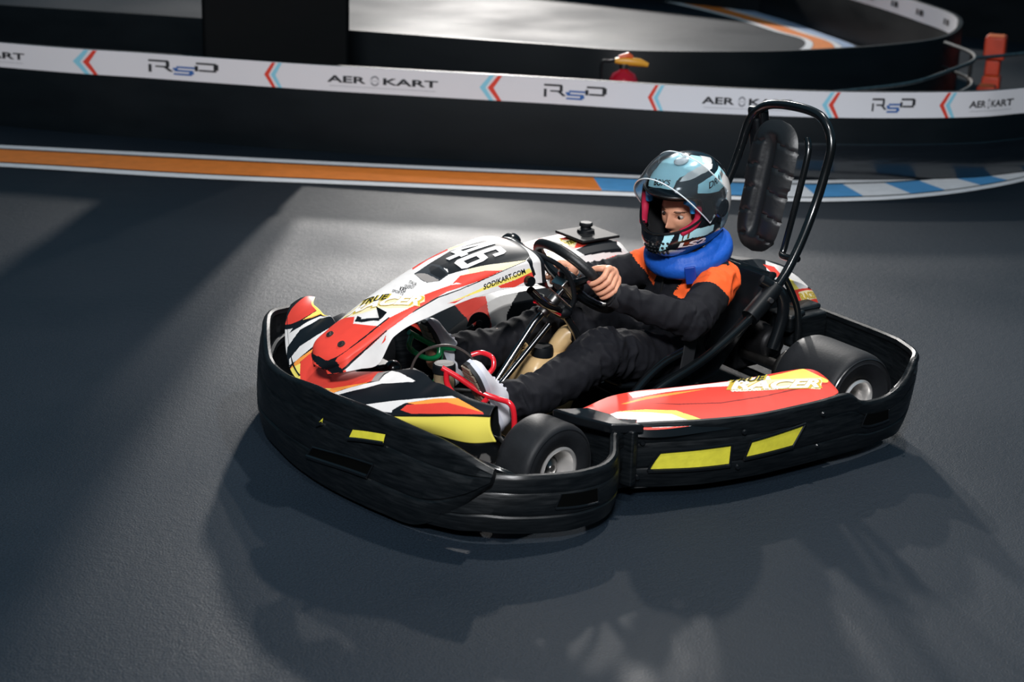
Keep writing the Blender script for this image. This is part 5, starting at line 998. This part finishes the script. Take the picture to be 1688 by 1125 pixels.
# --- overalls
def build_suit():
    b = MB()
    ell_loft(b, [((.225, 0, .085), .12, .085, (-.2, 0, 1)), ((.195, 0, .16), .138, .10, (-.4, 0, 1)), ((.155, 0, .25), .130, .10, (-.4, 0, 1)), ((.118, 0, .34), .145, .105, (-.25, 0, 1)), ((.10, 0, .41), .150, .092, (-.15, 0, 1)), ((.10, 0, .452), .125, .075, (0, 0, 1)), ((.108, 0, .485), .082, .066, (0, 0, 1))])
    for s in (1, -1):
        limb(b, [SH[s]+Vector((0, -.012*s, 0)), SH[s].lerp(EL[s], .5)+Vector((-.005, .006*s, -.004)), EL[s]+Vector((-.008, .004*s, -.006))], [.064, .062, .056], 24)
        limb(b, [EL[s], EL[s].lerp(WR_[s], .5)+Vector((0, 0, -.004)), EL[s].lerp(WR_[s], .93)], [.055, .050, .040], 24)
        limb(b, [HIP[s], HIP[s].lerp(KN_[s], .5)+Vector((0, 0, -.004)), KN_[s]], [.088, .082, .072], 24)
        limb(b, [KN_[s], KN_[s].lerp(AN[s], .5)+Vector((0, 0, -.018)), KN_[s].lerp(AN[s], .93)], [.070, .068, .056], 24)
    me = remeshed(b, .0052, 5, .5, 'racing_overalls')
    n = len(me.vertices); co = np.zeros(n*3); me.vertices.foreach_get('co', co); co = co.reshape(-1, 3)
    no = np.zeros(n*3); me.vertices.foreach_get('normal', no); no = no.reshape(-1, 3)
    # folds: rings across each limb, strongest near the joints
    segs = []
    for s in (1, -1): segs += [(SH[s], EL[s], .05, 1), (EL[s], WR_[s], .045, 2), (HIP[s], KN_[s], .07, 3), (KN_[s], AN[s], .055, 4)]
    out = np.zeros(n)
    for i in range(n):
        p = Vector(co[i]); best = None
        for a, c_, r_, sd in segs:
            ab = c_-a; t = max(0, min(1, (p-a).dot(ab)/ab.length_squared)); d = (p-(a+ab*t)).length
            if best is None or d < best[0]: best = (d, t, a, ab, sd)
        d, t, a, ab, sd = best
        u_ = ab.normalized(); q = p-a; al = q.dot(u_); rad = q-u_*al
        amp = .0058+.0085*(math.exp(-((t-1)/.22)**2)+math.exp(-(t/.22)**2))
        if sd == 4: amp += .003*math.exp(-((t-.9)/.3)**2)
        st_ = u_*(al*26+sd*7)+rad*7
        f1 = 1-abs(noise.noise(st_))*2.6; f2 = 1-abs(noise.noise(p*22+Vector((sd, 3, 1))))*2.4; f3 = noise.noise(p*55)
        out[i] = amp*(.75*f1+.45*f2)+.0010*f3-.003
    co += no*out[:, None]; me.vertices.foreach_set('co', co.ravel()); me.update()
    m = len(me.polygons); c = np.zeros(m*3); me.polygons.foreach_get('center', c); c = c.reshape(-1, 3)
    cols = np.tile(np.array(lin('111218')), (m, 1)); org = lin('f2602a')
    for s in (1, -1):
        a = np.array(SH[s]); e = np.array(EL[s]); ab = e-a; t = ((c-a)@ab)/(ab@ab); y = c[:, 1]*s
        # shoulder and chest yoke
        yoke = (y > .052) & (c[:, 2] > .375-.25*(y-.052)) & (t < .33) & (c[:, 0] < .26)
        sleeve = (y > .10) & (t > -.3) & (t < .33+.12*np.sin((c[:, 2]-.40)*25)) & (c[:, 2] > .33)
        cols[yoke | sleeve] = org
        ep = (y > .085) & (y < .150) & (c[:, 2] > .44) & (c[:, 0] < .105) & (c[:, 0] > .055)
        cols[ep] = lin('111218')
        cols[(y > .0) & (np.abs(y-.054) < .0035) & (c[:, 2] > .39)] = lin('0b0c0f')
    paint(me, cols)
    o = link('racing_overalls', me, M_suit, drv, True, 180)
    for s in (1, -1):   # sleeve cuffs and the trouser hems
        d = (WR_[s]-EL[s]).normalized(); p = EL[s].lerp(WR_[s], .93)
        MB().tube([p+d*.012, p+d*.034, p+d*.040, p+d*.028], [.041, .038, .033, .030], 24, caps=False).build('sleeve_cuff', mat('black_cuff_fabric', '16171c', .85), o)
    MB().tube(sm([(.20, .0, .455), (.215, .002, .40), (.225, .0, .33), (.245, 0, .25)], 5), .0035, 8).build('front_zip', mat('zip_tape', '0c0d10', .5), o)
    return o
suit = build_suit()

# --- inflatable neck collar
def collar():
    R = _rot(math.radians(14), math.radians(17), 0); Rm = Matrix(R.tolist()); C = Vector((.120, .006, .502)); b = MB(); N = 96; ring = []
    for i in range(N):
        t = i*math.tau/N; rr = .110+.002*math.cos(2*t)
        back = .5-.5*math.cos(t)
        rad_z = .040+.012*back; rad_r = .033+.004*back
        rad_z *= 1+.03*math.sin(t*18)
        c = Vector((math.cos(t)*rr*1.02, math.sin(t)*rr, .006*back)); out = Vector((math.cos(t), math.sin(t), 0))
        sec = []
        for k in range(20):
            a = k*math.tau/20; w_ = 1+.10*math.cos(2*a+1.2)-(.16 if k in (2, 3) else 0)
            sec.append(C+Rm@(c+out*rad_r*w_*math.cos(a)+Vector((0, 0, rad_z*w_*math.sin(a)))))
        ring.append(sec)
    ring.append(ring[0]); b.loft(ring, caps=False)
    o = b.build('neck_collar', M_blue, drv, True, 180); o['label'] = 'bright blue padded neck collar'
    p = C+Rm@Vector((.112, .085, -.012)); MB().box(p+Vector((.006, .012, 0)), (.008, .035, .062), Rm@Matrix.Rotation(math.radians(38), 3, 'Z')).build('collar_tab', mat('dark_blue_strap', '123c9c', .45), o, bevel=.003)
collar()

# --- shoes
def shoe(heel, toe, out, name_label):
    heel = Vector(heel); toe = Vector(toe); X = (toe-heel); L = X.length; X.normalize(); Z = (Vector((-1, 0, .0))-X*Vector((-1, 0, 0)).dot(X)).normalized(); Y = Z.cross(X)
    root = empty('shoe', heel, '', 'shoe'); 
    del root['category']
    if 'label' in root: del root['label']
    root.parent = drv; root.matrix_parent_inverse = WM(drv).inverted(); root['label'] = name_label
    def outline(s, k=1.):
        w_ = _h([0, .08, .25, .5, .72, .9, 1], [.012, .026, .031, .030, .040, .033, .010], s); return w_*k
    rings = []
    for i in range(25):     # upper
        s = .01+.98*i/24; h = float(_h([0, .1, .3, .45, .6, .8, .95, 1], [.055, .075, .078, .072, .056, .042, .028, .012], s)); w_ = float(outline(s, .96))
        ring = []
        for k in range(24):
            a = math.pi*k/23; y = w_*math.cos(a)*(1 if s > .35 else .92); z = h*math.sin(a)**.75
            ring.append(heel+X*(L*s)+Y*y+Z*(.012+z))
        rings.append(ring)
    u_ = MB().loft(rings).build('upper', M_shoe, root, True, 60)
    for zz, k, nm, m_ in ((0, 1.0, 'outsole', M_sole), (.012, 1.03, 'midsole', mat('white_midsole', 'c9ccd6', .5))):
        pts = [(s, float(outline(s, k))) for s in np.linspace(0, 1, 24)]; loop = [heel+X*(L*s)+Y*y for s, y in pts]+[heel+X*(L*s)-Y*y for s, y in pts[::-1]]
        MB().loft([[p+Z*zz for p in loop], [p+Z*(zz+.014) for p in loop]]).build(nm, m_, root, True, 30)
    tr = MB()
    for i in range(11):
        s = .05+.088*i
        w_ = float(outline(s, .80))
        for y in (-.5, .5): tr.box(heel+X*(L*s)+Y*(w_*y)-Z*.002, (L*.07, w_*.9, .006), Matrix((X, Y, Z)).transposed())
    tr.build('sole_tread', M_tread, root, False)
    for i in range(4):
        s = .42+.07*i; h = float(_h([0, .1, .3, .45, .6, .8, .95, 1], [.055, .075, .078, .072, .056, .042, .028, .012], s)); w_ = float(outline(s, .96))
        MB().tube([heel+X*(L*s)+Y*(w_*.55*math.cos(a))+Z*(.014+h*math.sin(a)**.75+.001) for a in [math.pi*(.25+.5*k/8) for k in range(9)]], .0022, 6).build('lace', mat('grey_lace', 'b9bac4', .7), root)
    MB().box(heel+X*L*.30+Y*out*.030+Z*.035, (.030, .004, .022), Matrix((X, Y, Z)).transposed()).build('heel_patch', mat('amber_heel_patch', 'e0922e', .4), root, bevel=.002)
shoe((1.005, .205, .105), (1.125, .215, .345), -1, 'white shoe on the red pedal')
shoe((.94, -.14, .130), (1.05, -.135, .362), -1, 'white shoe on the green pedal')

# --- helmet
OPEN = [(-62, 10), (-58, 20), (-42, 24), (-14, 24.5), (0, 25), (14, 24.5), (42, 24), (58, 20), (62, 10), (60, 0), (53, -6), (37, -12), (15, -15), (0, -16), (-15, -15), (-37, -12), (-53, -6), (-60, 0)]
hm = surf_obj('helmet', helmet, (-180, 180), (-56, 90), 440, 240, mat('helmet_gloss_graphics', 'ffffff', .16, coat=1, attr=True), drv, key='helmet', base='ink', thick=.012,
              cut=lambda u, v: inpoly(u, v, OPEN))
hm['label'] = 'black helmet with pale blue and white graphics, visor up'
def hel(u, v, k=1.): return Vector((helm_l(np.array([float(u)]), np.array([float(v)]), k)@HR.T+HC)[0].tolist())
dense = sm([Vector((a, b_, 0)) for a, b_ in OPEN+[OPEN[0]]], 6)
MB().tube([hel(p.x, p.y, 1.0) for p in dense[:-1]], .0045, 8, closed=True).build('aperture_trim', mat('rubber_trim', '0d0f11', .35), hm)
def liner():      # padding shells inside the opening
    fn = lambda u, v: helm_l(u, v, .90)@HR.T+HC
    o = surf_obj('liner', fn, (-180, 180), (-56, 88), 120, 60, mat('black_liner_fabric', '101114', .9), hm, thick=.004, cut=lambda u, v: (abs(u) < 56) & (v < 20) & (v > -30))
    for s in (1, -1):
        MB().tube(sm([hel(s*58, 12, .93), hel(s*58, -2, .92), hel(s*50, -11, .93), hel(s*36, -16, .95)], 6), [.008]+[.013]*17+[.008], 12).build('cheek_pad', mat('crimson_cheek_pad', 'b0123c', .7), hm)
        MB().tube(sm([hel(s*40, 21, .86), hel(s*50, 15, .84), hel(s*53, 4, .82)], 6), [.012]*13, 12).build('temple_pad', mat('blue_liner_pad', '1f7fc0', .6), hm)
liner()
def vis_fn(u, v): return visor(u, v)
vz = surf_obj('visor', vis_fn, (-86, 86), (0, 1), 90, 36, M_clear, hm, thick=.0022)
vz['label'] = 'clear raised visor'
edge = [vis_fn(np.array([u_]), np.array([0.]))[0] for u_ in np.linspace(-86, 86, 60)]+[vis_fn(np.array([u_]), np.array([1.]))[0] for u_ in np.linspace(86, -86, 60)]
MB().tube(edge, .0022, 8, closed=True).build('visor_edge', mat('bright_visor_edge', 'dfe6ea', .15, coat=1), vz)
for s in (1, -1):
    p = hel(88*s, 4, 1.0); n_ = (HRm@Vector((0, s, 0)))
    MB().lathe([(0, .018), (.020, .018), (.030, .014), (.033, .004), (.033, -.004)], p, n_, 32).build('visor_pivot', mat('smoked_pivot_cover', '20252a', .12, coat=1), hm)
# top vent and chin vent
MB().ball(hel(18, 74, 1.02), (.030, .020, .010), 20, HRm).build('top_vent', mat('white_vent', 'e6e8ea', .2, coat=1), hm)
for u_ in range(-12, 25, 6):
    for v_ in (-24, -29, -34, -39): MB().ball(hel(u_, v_, 1.0), (.004, .006, .004), 8, HRm).build('chin_vent', M_ink, hm)
for k, s_, m_, f_ in (('boxs_helmet', "BOX'S", M_ink, .03), ('draw_helmet', 'DRAW', M_ink, .02), ('lsz_helmet', 'LS2', M_white, .04)):
    lettering('helmet_lettering', s_, helmet, TEXTQ[k][1], m_, hm, off=.0018, fat=f_, shear=.2)

# --- lap belt buckle strap seen against the seat
MB().box((.30, .245, .235), (.05, .006, .14), Matrix.Rotation(-.15, 3, 'Y')).build('seat_side_strap', mat('black_webbing', '15171b', .8), kart, bevel=.002)
